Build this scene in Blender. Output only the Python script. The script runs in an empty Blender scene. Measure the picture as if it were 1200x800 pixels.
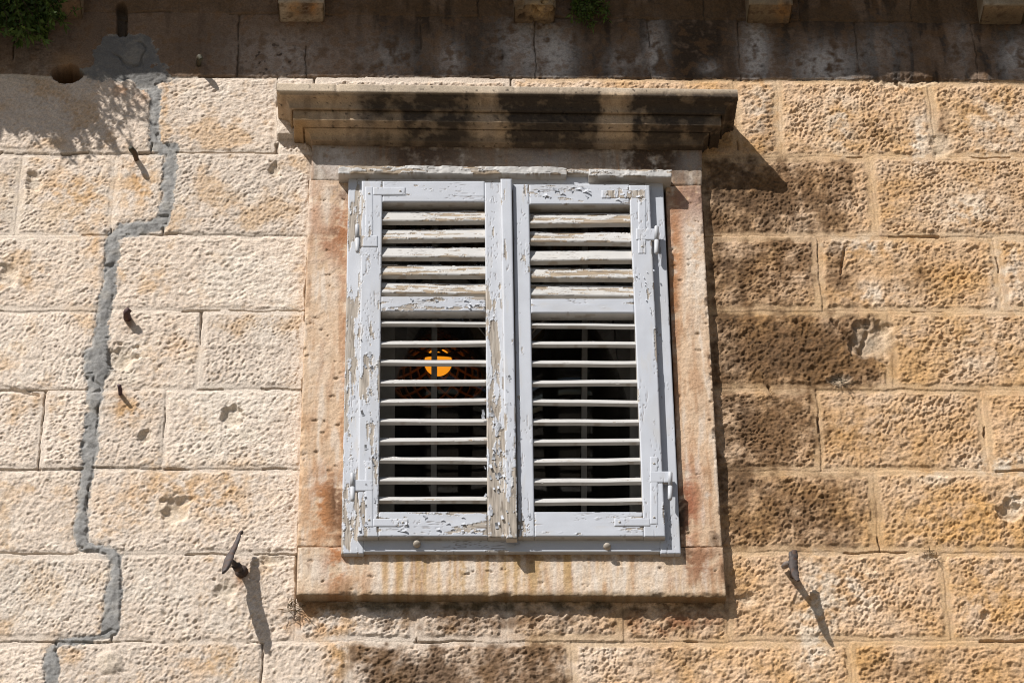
import bpy, math, random
import numpy as np
from mathutils import Vector, Matrix

random.seed(7)
scene = bpy.context.scene
COL = scene.collection

# ------------------------------------------------------------------ camera
FPX, W0, H0 = 3587.3, 1200.0, 800.0          # focal length in pixels of the 1200 px wide photograph
PITCH, YAW, ROLL = math.radians(34), math.radians(2.05), math.radians(-0.947)
DIST = 8.0
U = DIST / FPX                               # one photograph pixel on the wall, in metres (2.23 mm)
fwd = np.array([math.sin(YAW)*math.cos(PITCH), math.cos(YAW)*math.cos(PITCH), math.sin(PITCH)])
rt0 = np.array([math.cos(YAW), -math.sin(YAW), 0.0]); up0 = np.cross(rt0, fwd)
rgt = rt0*math.cos(ROLL) + up0*math.sin(ROLL); upv = -rt0*math.sin(ROLL) + up0*math.cos(ROLL)
CAM = np.array([0, 0, 1.6 + DIST*math.sin(PITCH)]) - DIST*fwd
ZC = 1.6 + DIST*math.sin(PITCH)
cam_d = bpy.data.cameras.new('camera'); cam = bpy.data.objects.new('camera', cam_d); COL.objects.link(cam)
cam_d.sensor_width = 36; cam_d.lens = 36*FPX/W0; cam_d.clip_start = 0.1; cam_d.clip_end = 2000
m = Matrix.Identity(4)
for i in range(3):
    m[i][0], m[i][1], m[i][2], m[i][3] = rgt[i], upv[i], -fwd[i], CAM[i]
cam.matrix_world = m
scene.camera = cam

# ------------------------------------------------------------------ light
TX, TZ = 0.93, 1.42                          # sun slope across and down the wall, per unit of depth
sv = np.array([TX, 1.0, -TZ]); sv /= np.linalg.norm(sv)
SUN_EL = math.asin(-sv[2]); SUN_AZ = math.atan2(-sv[0], -sv[1])
world = bpy.data.worlds.new('World'); scene.world = world; world.use_nodes = True
nt = world.node_tree; bg = nt.nodes['Background']
sky = nt.nodes.new('ShaderNodeTexSky'); sky.sky_type = 'NISHITA'; sky.sun_disc = False
sky.sun_elevation = SUN_EL; sky.sun_rotation = SUN_AZ
nt.links.new(sky.outputs[0], bg.inputs[0]); bg.inputs[1].default_value = 0.05
sl = bpy.data.lights.new('sun', 'SUN'); so = bpy.data.objects.new('sun', sl); COL.objects.link(so)
sl.energy = 5.0; sl.angle = math.radians(0.5); sl.color = (1.0, 0.95, 0.89)
so.location = (-8, -9, 18)
so.rotation_euler = Vector(sv).to_track_quat('-Z', 'Y').to_euler()
scene.view_settings.view_transform = 'Standard'; scene.view_settings.look = 'None'
scene.view_settings.exposure = 0.22; scene.view_settings.gamma = 1.0
scene.view_settings.use_curve_mapping = False
scene.cycles.filter_width = 1.05

# ------------------------------------------------------------------ pixel <-> wall helpers
def W(px, py, d=0.0):
    """point seen at photograph pixel (px,py) lying d units in front of the wall plane (y = 0)"""
    px = np.asarray(px, float); py = np.asarray(py, float)
    dr = fwd + np.multiply.outer((px-600)/FPX, rgt) + np.multiply.outer((400-py)/FPX, upv)
    t = (-np.asarray(d, float)*U - CAM[1]) / dr[..., 1]
    return CAM + dr*t[..., None]
def G(px, py, d=0.0):
    p = W(px, py, d); return p[..., 0]/U, (p[..., 2]-ZC)/U
def A3(a, b, d):                              # wall units -> world
    return np.stack([np.asarray(a)*U, -np.asarray(d)*U + 0*np.asarray(a), ZC + np.asarray(b)*U], -1)
def PX(P):                                    # world -> photograph pixel
    q = P - CAM; z = q@fwd
    return 600 + FPX*(q@rgt)/z, 400 - FPX*(q@upv)/z

# ------------------------------------------------------------------ noise
def _h(ix, iy, s):
    ix = ix.astype(np.int64).astype(np.uint32); iy = iy.astype(np.int64).astype(np.uint32)
    h = ix*np.uint32(374761393) + iy*np.uint32(668265263) + np.uint32((s*2246822519) & 0xffffffff)
    h = (h ^ (h >> np.uint32(13)))*np.uint32(1274126177)
    h = (h ^ (h >> np.uint32(16)))*np.uint32(2246822519)
    h = h ^ (h >> np.uint32(15))
    return h.astype(np.float32)*np.float32(1/4294967296.0)
def gn(x, y, s=0):                            # gradient noise about -1..1
    x = np.asarray(x, np.float32); y = np.asarray(y, np.float32)
    ix = np.floor(x); iy = np.floor(y); fx = x-ix; fy = y-iy
    ux = fx*fx*fx*(fx*(fx*6-15)+10); uy = fy*fy*fy*(fy*(fy*6-15)+10)
    def g(i, j):
        a = _h(ix+i, iy+j, s)*np.float32(2*math.pi)
        return np.cos(a)*(fx-i) + np.sin(a)*(fy-j)
    a = g(0, 0); b = g(1, 0); c = g(0, 1); d = g(1, 1)
    return ((a+(b-a)*ux) + ((c+(d-c)*ux)-(a+(b-a)*ux))*uy)*1.5
def fbm(x, y, sc, o=4, s=0, g=0.5):           # about -1..1
    r = 0; am = 1; t = 0
    for i in range(o):
        r = r + am*gn(x/sc*2**i, y/sc*2**i, s+17*i); t += am; am *= g
    return r/t*1.5
def wor(x, y, s=0, jit=0.9):                  # F1, F2, id-random
    x = np.asarray(x, np.float32); y = np.asarray(y, np.float32)
    ix = np.floor(x); iy = np.floor(y)
    f1 = np.full(x.shape, 9, np.float32); f2 = f1.copy(); rid = np.zeros(x.shape, np.float32)
    for i in (-1, 0, 1):
        for j in (-1, 0, 1):
            cx = ix+i; cy = iy+j
            dx = cx+0.5+jit*(_h(cx, cy, s)-0.5)-x; dy = cy+0.5+jit*(_h(cx, cy, s+91)-0.5)-y
            d = dx*dx+dy*dy; r = _h(cx, cy, s+57)
            n = d < f1
            f2 = np.where(n, f1, np.minimum(f2, d)); rid = np.where(n, r, rid); f1 = np.where(n, d, f1)
    return np.sqrt(f1), np.sqrt(f2), rid
def ss(e0, e1, x):
    t = np.clip((x-e0)/(e1-e0), 0, 1); return t*t*(3-2*t)
def mixc(c, k, col):
    return c + (np.asarray(col, np.float32)-c)*np.asarray(k)[..., None]
def blob(px, py, cx, cy, rx, ry):
    return np.exp(-(((px-cx)/rx)**2+((py-cy)/ry)**2))
def box(px, py, x0, y0, x1, y1, sx, sy=None):
    sy = sy or sx
    return ss(x0-sx, x0+sx, px)*(1-ss(x1-sx, x1+sx, px))*ss(y0-sy, y0+sy, py)*(1-ss(y1-sy, y1+sy, py))

# ------------------------------------------------------------------ materials
def mat_col(name, rough=0.85, fine=900.0, bump=0.25, dist=0.0012, vary=0.18, spec=0.25, trans=0.0):
    mt = bpy.data.materials.new(name); mt.use_nodes = True; n = mt.node_tree; L = n.links
    b = n.nodes['Principled BSDF']; b.inputs['Roughness'].default_value = rough
    b.inputs['Specular IOR Level'].default_value = spec
    at = n.nodes.new('ShaderNodeAttribute'); at.attribute_name = 'Col'
    tc = n.nodes.new('ShaderNodeNewGeometry')
    nz = n.nodes.new('ShaderNodeTexNoise'); nz.inputs['Scale'].default_value = fine; nz.inputs['Detail'].default_value = 3
    nz.inputs['Roughness'].default_value = 0.65
    L.new(tc.outputs['Position'], nz.inputs['Vector'])
    mr = n.nodes.new('ShaderNodeMapRange'); mr.inputs['From Min'].default_value = 0.25; mr.inputs['From Max'].default_value = 0.75
    mr.inputs['To Min'].default_value = 1-vary; mr.inputs['To Max'].default_value = 1+vary
    L.new(nz.outputs['Fac'], mr.inputs['Value'])
    mx = n.nodes.new('ShaderNodeVectorMath'); mx.operation = 'SCALE'
    L.new(at.outputs['Color'], mx.inputs[0]); L.new(mr.outputs[0], mx.inputs['Scale'])
    L.new(mx.outputs[0], b.inputs['Base Color'])
    bp = n.nodes.new('ShaderNodeBump'); bp.inputs['Strength'].default_value = bump; bp.inputs['Distance'].default_value = dist
    L.new(nz.outputs['Fac'], bp.inputs['Height']); L.new(bp.outputs[0], b.inputs['Normal'])
    if trans > 0:
        b.inputs['Subsurface Weight'].default_value = 0
        tr = n.nodes.new('ShaderNodeBsdfTranslucent'); L.new(mx.outputs[0], tr.inputs['Color'])
        mm = n.nodes.new('ShaderNodeMixShader'); mm.inputs[0].default_value = trans
        L.new(b.outputs[0], mm.inputs[1]); L.new(tr.outputs[0], mm.inputs[2])
        L.new(mm.outputs[0], n.nodes['Material Output'].inputs[0])
    return mt
M_STONE = mat_col('limestone', 0.9, 230, 0.75, 0.0022, 0.30)
M_DRESS = mat_col('dressed_limestone', 0.85, 260, 0.6, 0.0014, 0.24)
M_CEM = mat_col('cement', 0.95, 260, 0.5, 0.0016, 0.25)
M_PAINT = mat_col('flaking_paint', 0.55, 800, 0.12, 0.0006, 0.06, 0.35)
M_IRON = mat_col('rusty_iron', 0.7, 500, 0.6, 0.001, 0.3, 0.4)
M_LEAF = mat_col('leaf', 0.55, 200, 0.1, 0.001, 0.2, 0.3, 0.3)
M_ROOM = mat_col('dark_plaster', 0.95, 30, 0.2, 0.002, 0.15)
M_GROUND = mat_col('pale_paving', 0.8, 3, 0.2, 0.004, 0.2)

# ------------------------------------------------------------------ mesh builder
class MB:
    def __init__(s): s.v = []; s.f = []; s.c = []; s.n = 0
    def add(s, v, f, c):
        v = np.asarray(v, np.float64).reshape(-1, 3); f = np.asarray(f, np.int64)
        c = np.broadcast_to(np.asarray(c, np.float32), v.shape)
        s.v.append(v); s.c.append(c); s.f.append(f + s.n); s.n += len(v)
    def build(s, name, mat, parent=None):
        v = np.concatenate(s.v); c = np.concatenate(s.c)
        me = bpy.data.meshes.new(name)
        me.vertices.add(len(v)); me.vertices.foreach_set('co', v.astype(np.float32).ravel())
        f = np.concatenate([x.reshape(-1, 4) for x in s.f])
        me.loops.add(f.size); me.loops.foreach_set('vertex_index', f.ravel().astype(np.int32))
        me.polygons.add(len(f)); me.polygons.foreach_set('loop_start', np.arange(0, f.size, 4, dtype=np.int32))
        me.update(calc_edges=True); me.validate()
        if len(me.vertices) == len(c):
            at = me.attributes.new('Col', 'FLOAT_COLOR', 'POINT')
            at.data.foreach_set('color', np.concatenate([np.clip(c, 0.003, 1), np.ones((len(c), 1), np.float32)], 1).astype(np.float32).ravel())
        me.polygons.foreach_set('use_smooth', np.ones(len(me.polygons), bool))
        me.materials.append(mat)
        o = bpy.data.objects.new(name, me); COL.objects.link(o)
        if parent is not None:
            o.parent = parent
            o.matrix_parent_inverse = Matrix.Translation(-ROOTLOC.get(parent.name, Vector((0, 0, 0))))
        return o
ROOTLOC = {}
def tag(o, label=None, cat=None, group=None, kind=None):
    if label: o['label'] = label
    if cat: o['category'] = cat
    if group: o['group'] = group
    if cat: o['kind'] = 'thing'
    if kind: o['kind'] = kind
    return o
def empty(name, loc):
    o = bpy.data.objects.new(name, None); COL.objects.link(o); o.location = loc
    o.empty_display_size = 0.1; ROOTLOC[o.name] = Vector(loc); return o
def gridf(nu, nv, off=0):
    i = np.arange(nu-1); j = np.arange(nv-1); I, J = np.meshgrid(i, j, indexing='ij')
    a = (I*nv+J).ravel()
    return np.stack([a, a+nv, a+nv+1, a+1], 1) + off

def board(mb, P00, P10, P11, P01, back, res, hf, er=0.8, bend=None, edge_col=None):
    """slab whose front face is the quad bl,br,tr,tl (world) with thickness vector back (world).
       hf(S,T,w,h,P)->(height units, colour)"""
    P00, P10, P11, P01, back = [np.asarray(x, float) for x in (P00, P10, P11, P01, back)]
    w = np.linalg.norm(P10-P00)/U; h = np.linalg.norm(P01-P00)/U
    nu = max(3, int(w/res)+1); nv = max(3, int(h/res)+1)
    s, t = np.meshgrid(np.linspace(0, 1, nu), np.linspace(0, 1, nv), indexing='ij')
    P = (P00*((1-s)*(1-t))[..., None] + P10*(s*(1-t))[..., None] + P11*(s*t)[..., None] + P01*((1-s)*t)[..., None])
    N = np.cross(P10-P00, P01-P00); N /= np.linalg.norm(N)
    if np.dot(N, back) > 0: N = -N
    S = s*w; T = t*h
    hh, cc = hf(S, T, w, h, P)
    ed = np.minimum(np.minimum(S, w-S), np.minimum(T, h-T))
    hh = hh - er*(1-np.clip(ed/max(er*1.3, 1e-3), 0, 1))**2
    if bend is not None: P = P + bend(s, t)
    Pd = P + N*(hh*U)[..., None]
    f = gridf(nu, nv)
    nrm = np.cross(P10-P00, P01-P00)
    if np.dot(nrm, N) < 0: f = f[:, ::-1]
    mb.add(Pd.reshape(-1, 3), f, cc.reshape(-1, 3))
    ring = [(i, 0) for i in range(nu)] + [(nu-1, j) for j in range(1, nv)] + [(i, nv-1) for i in range(nu-2, -1, -1)] + [(0, j) for j in range(nv-2, 0, -1)]
    ri = np.array([a*nv+b for a, b in ring])
    K = 5; base = Pd.reshape(-1, 3)[ri]; flat = P.reshape(-1, 3)[ri]; col = cc.reshape(-1, 3)[ri]
    rows = [base]+[flat + back*k/(K-1) for k in range(1, K)]
    V = np.concatenate(rows)
    C = np.concatenate([col]*K)
    if edge_col is not None:
        eu = (V[:, 0]/U).astype(np.float32); ev = ((V[:, 2]+V[:, 1])/U).astype(np.float32)
        C = np.empty(V.shape, np.float32); C[:] = edge_col
        C *= (1+.08*fbm(eu, ev, 14, 3, 901))[:, None]
        C = mixc(C, ss(.25, .6, fbm(eu*.35, ev, 7, 3, 903))*.6, np.array([.27, .215, .16]))
        C[:len(ri)] = mixc(col, .4, np.array(edge_col))
    n = len(ri)
    q = []
    for k in range(K-1):
        i = np.arange(n); j = (i+1) % n
        q.append(np.stack([k*n+i, (k+1)*n+i, (k+1)*n+j, k*n+j], 1))
    mb.add(V, np.concatenate(q), C)
    mb.add(np.stack([P00+back, P01+back, P11+back, P10+back]), np.array([[0, 1, 2, 3]]), col[0])

def pxboard(mb, quad, d, thick, res, hf, er=0.8):
    edge_col = (.47, .445, .41) if hf.__name__ == 'paint_f' else None
    tl, tr, br, bl = [W(x, y, d) for x, y in quad]
    board(mb, bl, br, tr, tl, np.array([0, thick*U, 0]), res, hf, er, None, edge_col)

def forge(mb, pts, rad, n=14, col=(.1, .1, .1), flat=None, amp=.10):
    pts = np.array([np.asarray(p, float) for p in pts]); k = np.linspace(0, 1, len(pts)); t = np.linspace(0, 1, len(pts)*7)
    Q = np.stack([np.interp(t, k, pts[:, i]) for i in range(3)], 1); R = np.interp(t, k, rad)
    for _ in range(3): Q[1:-1] = (Q[:-2]+2*Q[1:-1]+Q[2:])/4; R[1:-1] = (R[:-2]+2*R[1:-1]+R[2:])/4
    tmp = MB(); tube(tmp, list(Q), list(R), n, col, flat); V = tmp.v[0]
    a = (V[:, 0]/U).astype(np.float32); b = (V[:, 2]/U).astype(np.float32); g = fbm(a, b, 4, 3, 77); g2 = fbm(a+9, b, 7, 3, 79)
    V = V + (g*amp*np.mean(rad)*2)[:, None]*np.array([.7, -.7, .2])
    c = np.empty(V.shape, np.float32); c[:] = col; c *= (1+.35*g)[:, None]
    c = mixc(c, ss(.15, .6, g2)*.6, np.array([.11, .05, .022])); c = mixc(c, ss(.3, .6, -g2)*.4, np.array([.12, .105, .10]))
    mb.add(V, tmp.f[0], c)
def tube(mb, pts, rad, n=8, col=(.1, .1, .1), flat=None):
    pts = [np.asarray(p, float) for p in pts]
    if not hasattr(rad, '__len__'): rad = [rad]*len(pts)
    rows = []; ref = None
    for i, p in enumerate(pts):
        t = pts[min(i+1, len(pts)-1)] - pts[max(i-1, 0)]; t = t/np.linalg.norm(t)
        if ref is None:
            ref = np.array([0, 0, 1.0]) if abs(t[2]) < 0.9 else np.array([1.0, 0, 0])
            if flat is not None: ref = np.asarray(flat[0], float)
        u = ref - t*np.dot(ref, t); u /= np.linalg.norm(u); v = np.cross(t, u); ref = u
        k = flat[1] if flat is not None else 1.0
        a = np.linspace(0, 2*math.pi, n, endpoint=False)
        rows.append(p + rad[i]*(np.cos(a)[:, None]*u + k*np.sin(a)[:, None]*v))
    V = np.concatenate(rows); q = []
    for k in range(len(pts)-1):
        i = np.arange(n); j = (i+1) % n
        q.append(np.stack([k*n+i, k*n+j, (k+1)*n+j, (k+1)*n+i], 1))
    V = np.concatenate([V, [pts[0]], [pts[-1]]]); a = len(V)-2; b = len(V)-1; e = (len(pts)-1)*n
    i = np.arange(0, n, 2)
    q.append(np.stack([np.full(len(i), a), (i+2) % n, (i+1) % n, i], 1))
    q.append(np.stack([np.full(len(i), b), e+i, e+(i+1) % n, e+(i+2) % n], 1))
    mb.add(V, np.concatenate(q), col)

# ================================================================== SETTING
mb = MB()
mb.add([(-300, -300, 0), (300, -300, 0), (300, 300, 0), (-300, 300, 0)], [[0, 1, 2, 3]], (0.17, 0.142, 0.108))
tag(mb.build('ground', M_GROUND), kind='structure')

# ---------------------------------------------------------------- stone layout
ST = []
def row(y0, y1, xs, sty, dark=0.0):
    """one course: y0/y1 joint height in pixels (or (left,right) pairs), xs the joints"""
    f = lambda y, x: y if not isinstance(y, tuple) else y[0]+(y[1]-y[0])*x/1200
    for x0, x1 in zip(xs[:-1], xs[1:]):
        xm = (x0+x1)/2; ya = f(y0, xm); yb = f(y1, xm); ym = (ya+yb)/2
        ST.append((float(G(x0, ym)[0]), float(G(xm, yb)[1]), float(G(x1, ym)[0]), float(G(xm, ya)[1]), sty))
row(-140, (13, 28), [-200, 60, 215, 330, 430, 560, 690, 820, 930, 1060, 1200, 1450], 'T')
row((13, 28), (88, 95), [-220, 16, 145, 279, 359, 493, 627, 760, 866, 1004, 1142, 1280, 1450], 'S')
row((88, 95), (178, 184), [-240, 180, 325], 'L'); row((88, 95), 118, [325.5, 367], 'L'); row(118, 164, [325.5, 367], 'P'); row(164, 182, [325.5, 367], 'L')
row((88, 95), (181, 184), [367, 600, 862], 'R')
row((88, 95), 184, [862, 914, 1092, 1270, 1450], 'R')
row(180, 275, [-150, 21, 133, 194, 363], 'L'); row(184, 277, [822, 1024, 1240, 1450], 'R')
row(275, 363.5, [-260, 128, 359], 'L'); row(277, 365, [826, 960, 1170, 1450], 'R')
row(363.5, 456, [-220, 118, 234, 357], 'L'); row(365, 456, [828, 1044, 1270, 1450], 'R')
row(456, 548.5, [-190, 49, 113, 192, 354], 'L'); row(456, 551, [832, 959, 1154, 1450], 'R')
row(548.5, 648, [-260, 101, 351], 'L'); row(551, 646, [836, 1027.5, 1280, 1450], 'R')
row(648, 751.5, [-220, 134, 346], 'L'); row(646, 749.5, [853, 1109, 1320, 1450], 'R')
row(697, 751, [346, 489, 595, 730, 853], 'R')
row(751, 852, [-240, 61, 306, 409, 671, 1001, 1260, 1450], 'M')
row(852, 960, [-260, 200, 430, 640, 900, 1130, 1450], 'M')

# opening in the wall
hx0 = float(G(414, 430, 14)[0]); hx1 = float(G(782, 430, 14)[0]); hz0 = float(G(600, 640, 14)[1]); hz1 = float(G(600, 208, 14)[1])

# ---------------------------------------------------------------- masonry height field
RES = 1.0
a0, _ = G(-120, 400); a1, _ = G(1320, 400); _, b1 = G(600, -125); _, b0 = G(600, 905)
av = np.arange(a0, a1, RES); bv = np.arange(b0, b1, RES)
Ag, Bg = np.meshgrid(av, bv, indexing='ij')
NU, NV = Ag.shape
px, py = PX(A3(Ag, Bg, np.zeros_like(Ag)))
px = px.astype(np.float32); py = py.astype(np.float32)
A32 = Ag.astype(np.float32); B32 = Bg.astype(np.float32)
wx = fbm(A32, B32, 40, 3, 11)*2.2 + gn(A32/7, B32/7, 12)*0.7
wy = fbm(A32, B32, 40, 3, 21)*2.0 + gn(A32/7, B32/7, 22)*0.6
sid = np.full(Ag.shape, -1, np.int32); sd = np.full(Ag.shape, 9.0, np.float32)
for k, (x0, z0, x1, z1, sty) in enumerate(ST):
    i0, i1 = np.searchsorted(av, [x0-8, x1+8]); j0, j1 = np.searchsorted(bv, [z0-8, z1+8])
    if i1 <= i0 or j1 <= j0: continue
    sl_ = np.s_[i0:i1, j0:j1]
    xx = A32[sl_]+wx[sl_]; yy = B32[sl_]+wy[sl_]
    r = 3.0
    qx = np.abs(xx-(x0+x1)/2)-(x1-x0)/2+r; qy = np.abs(yy-(z0+z1)/2)-(z1-z0)/2+r
    s_ = np.hypot(np.maximum(qx, 0), np.maximum(qy, 0))+np.minimum(np.maximum(qx, qy), 0)-r
    n_ = s_ < sd[sl_]
    sd[sl_] = np.where(n_, s_, sd[sl_]); sid[sl_] = np.where(n_, k, sid[sl_])
styles = np.array([s[4] for s in ST])
rnd = np.random.RandomState(5).rand(len(ST), 8).astype(np.float32)
sr = np.where(sid[..., None] >= 0, rnd[np.clip(sid, 0, None)], 0.5)
sty = np.where(sid >= 0, styles[np.clip(sid, 0, None)], 'S')
rightness = ss(330, 900, px)                                 # the masonry turns from cream to ochre towards the right
isS = ((sty == 'S') | (sty == 'T')).astype(np.float32); isR = ((sty == 'R') | ((sty == 'M') & (px > 400))).astype(np.float32)
isT = (sty == 'T').astype(np.float32)
isL = 1-np.clip(isS+isR, 0, 1)
inside = -sd
# margin (drafted edge) width varies per stone
mw = np.where(isR > 0, 4.5+5*sr[..., 0], 2.5+5*sr[..., 0]**2) + 2.2*fbm(A32, B32, 14, 2, 31)
core = ss(mw-1.5, mw+3.0, inside)
# pits: chisel strokes leaning to the right
# every block was dressed by its own hand: direction, spacing and depth of the strokes change from stone to stone
th = np.radians(38 + 46*(sr[..., 7]-0.5)).astype(np.float32); fs = (0.82+0.5*sr[..., 3]).astype(np.float32)
cth, sth = np.cos(th), np.sin(th)
ru = (A32*cth+B32*sth)/fs; rv = (-A32*sth+B32*cth)/fs
dwx = fbm(A32, B32, 18, 2, 41)*3
f1, f2, rid = wor((ru+dwx)/6.4, (rv+dwx)/3.7, 5)
pitL = (1-ss(0.10, 0.62, f1))*(0.25+0.75*rid)
f1b, f2b, ridb = wor((ru+dwx*1.5)/7.0, (rv-dwx)/4.6, 8)
pitR = (1-ss(0.08, 0.62, f1b))*(0.2+0.8*ridb)
rough = fbm(A32, B32, 16, 4, 51)
rough2 = fbm(A32, B32, 5, 3, 53); stroke = fbm(ru/1.7, rv, 4.2, 3, 54)
amp = 0.75+0.5*sr[..., 1]
ampv = np.clip(0.80+0.75*fbm(A32, B32, 60, 3, 56), 0.15, 1.5)
hL = -1.15*pitL*amp*ampv + 0.95*rough + 0.5*rough2 + 0.6*stroke*ampv + 0.5 + 0.32*gn(A32/2.7, B32/2.7, 59)*ampv
hR = -1.35*pitR*amp*ampv - 0.65*pitL*ampv + 1.8*rough + 0.75*rough2 + 0.85*stroke*ampv + 0.8 + 0.55*gn(A32/2.7, B32/2.7, 59)*ampv
hS = 0.35*rough + 0.25*rough2 - 1.4*pitL*ss(0.25, 0.6, fbm(A32, B32, 60, 3, 58))
hT = 1.6*rough + 0.6*rough2
H = isL*hL + isR*hR + (isS-isT)*hS + isT*hT
margin_h = -0.7*(1-isS)*(1-core) + 0.25*rough2
H = H*np.where(isS > 0, 1, core) + margin_h
H = H + (sr[..., 2]-0.5)*2.2*(1-isS) + (isS-isT)*0.6 + isT*2.0
H = H + np.where(sty == 'P', 11, 0)
H = H + 1.2*fbm(A32, B32, 120, 2, 61)
# joints
gapw = 0.35 + 0.8*np.clip(fbm(A32, B32, 55, 3, 71), -1, 1) - 0.25*isS
openj = ss(-0.25, 0.35, fbm(A32, B32, 90, 2, 73)+np.where(isR > 0, -0.35, 0.12)+0.0*px)   # joints that have lost their mortar
jd = ss(gapw+1.0, gapw-0.3, inside)
H = H - jd*np.where(openj > 0.5, 5.0, 0.5+0.8*rough2)
H = H*1.0
# chips, craters, holes
def carve(cx, cy, rx, ry, dep, seed, k=0.6):
    global H
    n = fbm(A32, B32, 0.6*min(rx, ry)+3, 3, seed)
    q = ((px-cx)/rx)**2+((py-cy)/ry)**2
    w_ = np.clip(1-q*(1+k*n), 0, 1)
    H = H*(1-0.5*ss(0, 0.5, w_)) - dep*ss(0, 1, w_) + 1.5*n*ss(0, .4, w_)
    return w_
chips = [(205, 596, 17, 19, 7), (272, 490, 12, 14, 6), (140, 420, 20, 15, 6), (170, 512, 9, 8, 4), (1184, 598, 16, 14, 7), (1022, 398, 26, 24, 8),
         (265, 692, 16, 14, 4), (318, 655, 20, 9, 4), (878, 702, 12, 10, 4), (1155, 720, 6, 5, 4), (322, 200, 7, 9, 4), (40, 213, 10, 12, 5),
         (1060, 96, 40, 7, 3), (985, 445, 15, 7, 3), (8, 320, 14, 14, 5), (1105, 170, 14, 16, 3), (128, 775, 16, 14, -3), (1090, 652, 10, 5, 4), (640, 35, 18, 8, 2)]
chipw = np.zeros_like(H)
for i, (cx, cy, rx, ry, dp) in enumerate(chips): chipw = np.maximum(chipw, carve(cx, cy, rx*1.15, ry*1.15, dp, 200+i))
# a hairline fracture on the right hand side
def seg(x0, y0, x1, y1):
    dx, dy = x1-x0, y1-y0; L2 = dx*dx+dy*dy
    t = np.clip(((px-x0)*dx+(py-y0)*dy)/L2, 0, 1)
    return np.hypot(px-x0-t*dx, py-y0-t*dy)
for (x0, y0, x1, y1, w_) in [(975, 375, 1008, 412, 1.8), (1008, 412, 1016, 388, 2.2), (990, 290, 985, 322, 1.0), (14, 455, 45, 462, 1.4), (103, 440, 112, 438, 2), (1050, 95, 1062, 106, 1.3), (900, 452, 906, 462, 1)]:
    H = H - 4*ss(w_+1.2, w_-0.6, seg(x0, y0, x1, y1)+0.8*rough2)
# putlog hole and the broken slot
hole = ss(1.0, 0.80, ((px-78)/17.5)**2+((py-(88 - 0.0))/11.5)**2 + 0.34*rough + np.where(py < 88, -0.25, 0.0))
slot = ss(1.0, 0.6, (np.abs(px-143-1.5*rough)/6.5)**4+(np.abs(py-24)/20)**4 + 0.25*rough2)
H = H - 42*hole - 16*slot
# ---- cement repair
path = [(143, 30), (146, 60), (168, 92), (182, 108), (180, 150), (182, 172), (200, 178), (199, 215), (194, 258), (178, 266), (146, 268), (132, 278),
        (129, 330), (122, 362), (118, 400), (116, 430), (112, 462), (107, 500), (103, 545), (97, 585), (94, 628), (100, 640), (126, 644), (137, 654), (134, 700), (130, 735), (118, 745), (72, 751), (62, 762), (58, 830), (40, 900)]
wid = [4, 10, 10, 8, 7.5, 8, 9, 8, 8, 6, 6, 8, 8, 9, 10, 12, 10, 9, 8, 8, 8, 6, 6, 9, 8, 9, 6, 5, 7, 7, 7]
csd = np.full(H.shape, 99, np.float32)
for (p, q, w0, w1) in zip(path[:-1], path[1:], wid[:-1], wid[1:]):
    dx, dy = q[0]-p[0], q[1]-p[1]
    t = np.clip(((px-p[0])*dx+(py-p[1])*dy)/(dx*dx+dy*dy), 0, 1)
    csd = np.minimum(csd, np.hypot(px-p[0]-t*dx, py-p[1]-t*dy)-(w0+(w1-w0)*t))
for (cx, cy, rx, ry) in [(148, 68, 38, 30), (135, 82, 34, 16), (172, 88, 26, 14), (112, 428, 14, 24)]:
    csd = np.minimum(csd, (np.sqrt(((px-cx)/rx)**2+((py-cy)/ry)**2)-1)*min(rx, ry))
cn = fbm(A32, B32, 22, 4, 81)
csd = csd + (4.2+4.5*blob(px, py, 150, 75, 70, 45))*cn + 3.2*fbm(A32, B32, 60, 2, 82) + 1.3*gn(A32/5, B32/5, 83) + 0.8*gn(A32/2.2, B32/2.2, 84)
cem = (csd < 0) & (slot < 0.3) & (hole < 0.1)
Hc = -0.4 + 1.5*fbm(A32, B32, 26, 4, 85) + 0.5*fbm(A32, B32, 5, 2, 87) + 0.5*ss(0, -7, csd)
Hc = Hc - 3*ss(2.0, 0.4, np.abs(fbm(A32, B32, 60, 3, 89))*26)*ss(0.1, 0.5, gn(A32/40, B32/40, 90))
rut = ss(0, -4.0, csd)
H = np.where(cem, H*(1-rut) + Hc*rut - 0.8*(1-rut), H - 0.9*ss(1.8, 0, csd)*(csd > 0))
# ---- behind the window surround: flat bedding, kept clear of the dressed stones
sur = (px > 352) & (px < 838) & (Bg < float(G(600, 168)[1])) & (Bg > float(G(600, 692)[1]))
sx0 = G(353, 440)[0]; sx1 = G(832, 440)[0]; lz = G(600, 190)[1]; bz = G(600, 688)[1]
sur = (Ag > sx0+8) & (Ag < sx1-8) & (Bg < lz) & (Bg > bz)
H = np.where(sur, -4.0, H)

# ---- colour of the masonry (what the stone itself has taken on: ochre, lichen, soot, run-off; the top course also holds painted shade)
n1 = fbm(A32, B32, 55, 4, 101); n2 = fbm(A32, B32, 20, 4, 103); n3 = fbm(A32, B32, 130, 3, 105); n4 = fbm(A32, B32, 9, 3, 107)
cream = np.array([.66, .57, .485], np.float32); ochre = np.array([.52, .305, .132], np.float32); orange = np.array([.55, .335, .145], np.float32)
white = np.array([.68, .625, .55], np.float32)
C = np.empty(H.shape+(3,), np.float32); C[:] = cream
C = mixc(C, np.clip(rightness*(0.75+0.25*n1)+0.15*(sr[..., 3]-0.5), 0, 1), ochre)
C = mixc(C, np.clip(ss(0.05, 0.55, n1+0.35*n2+0.5*(sr[..., 4]-0.6))*(0.45-0.1*rightness), 0, 1), orange)
C = mixc(C, ss(0.1, 0.7, n3+0.4*n2+0.3*(sr[..., 5]-0.5))*(0.5-0.34*rightness), white)
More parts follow.
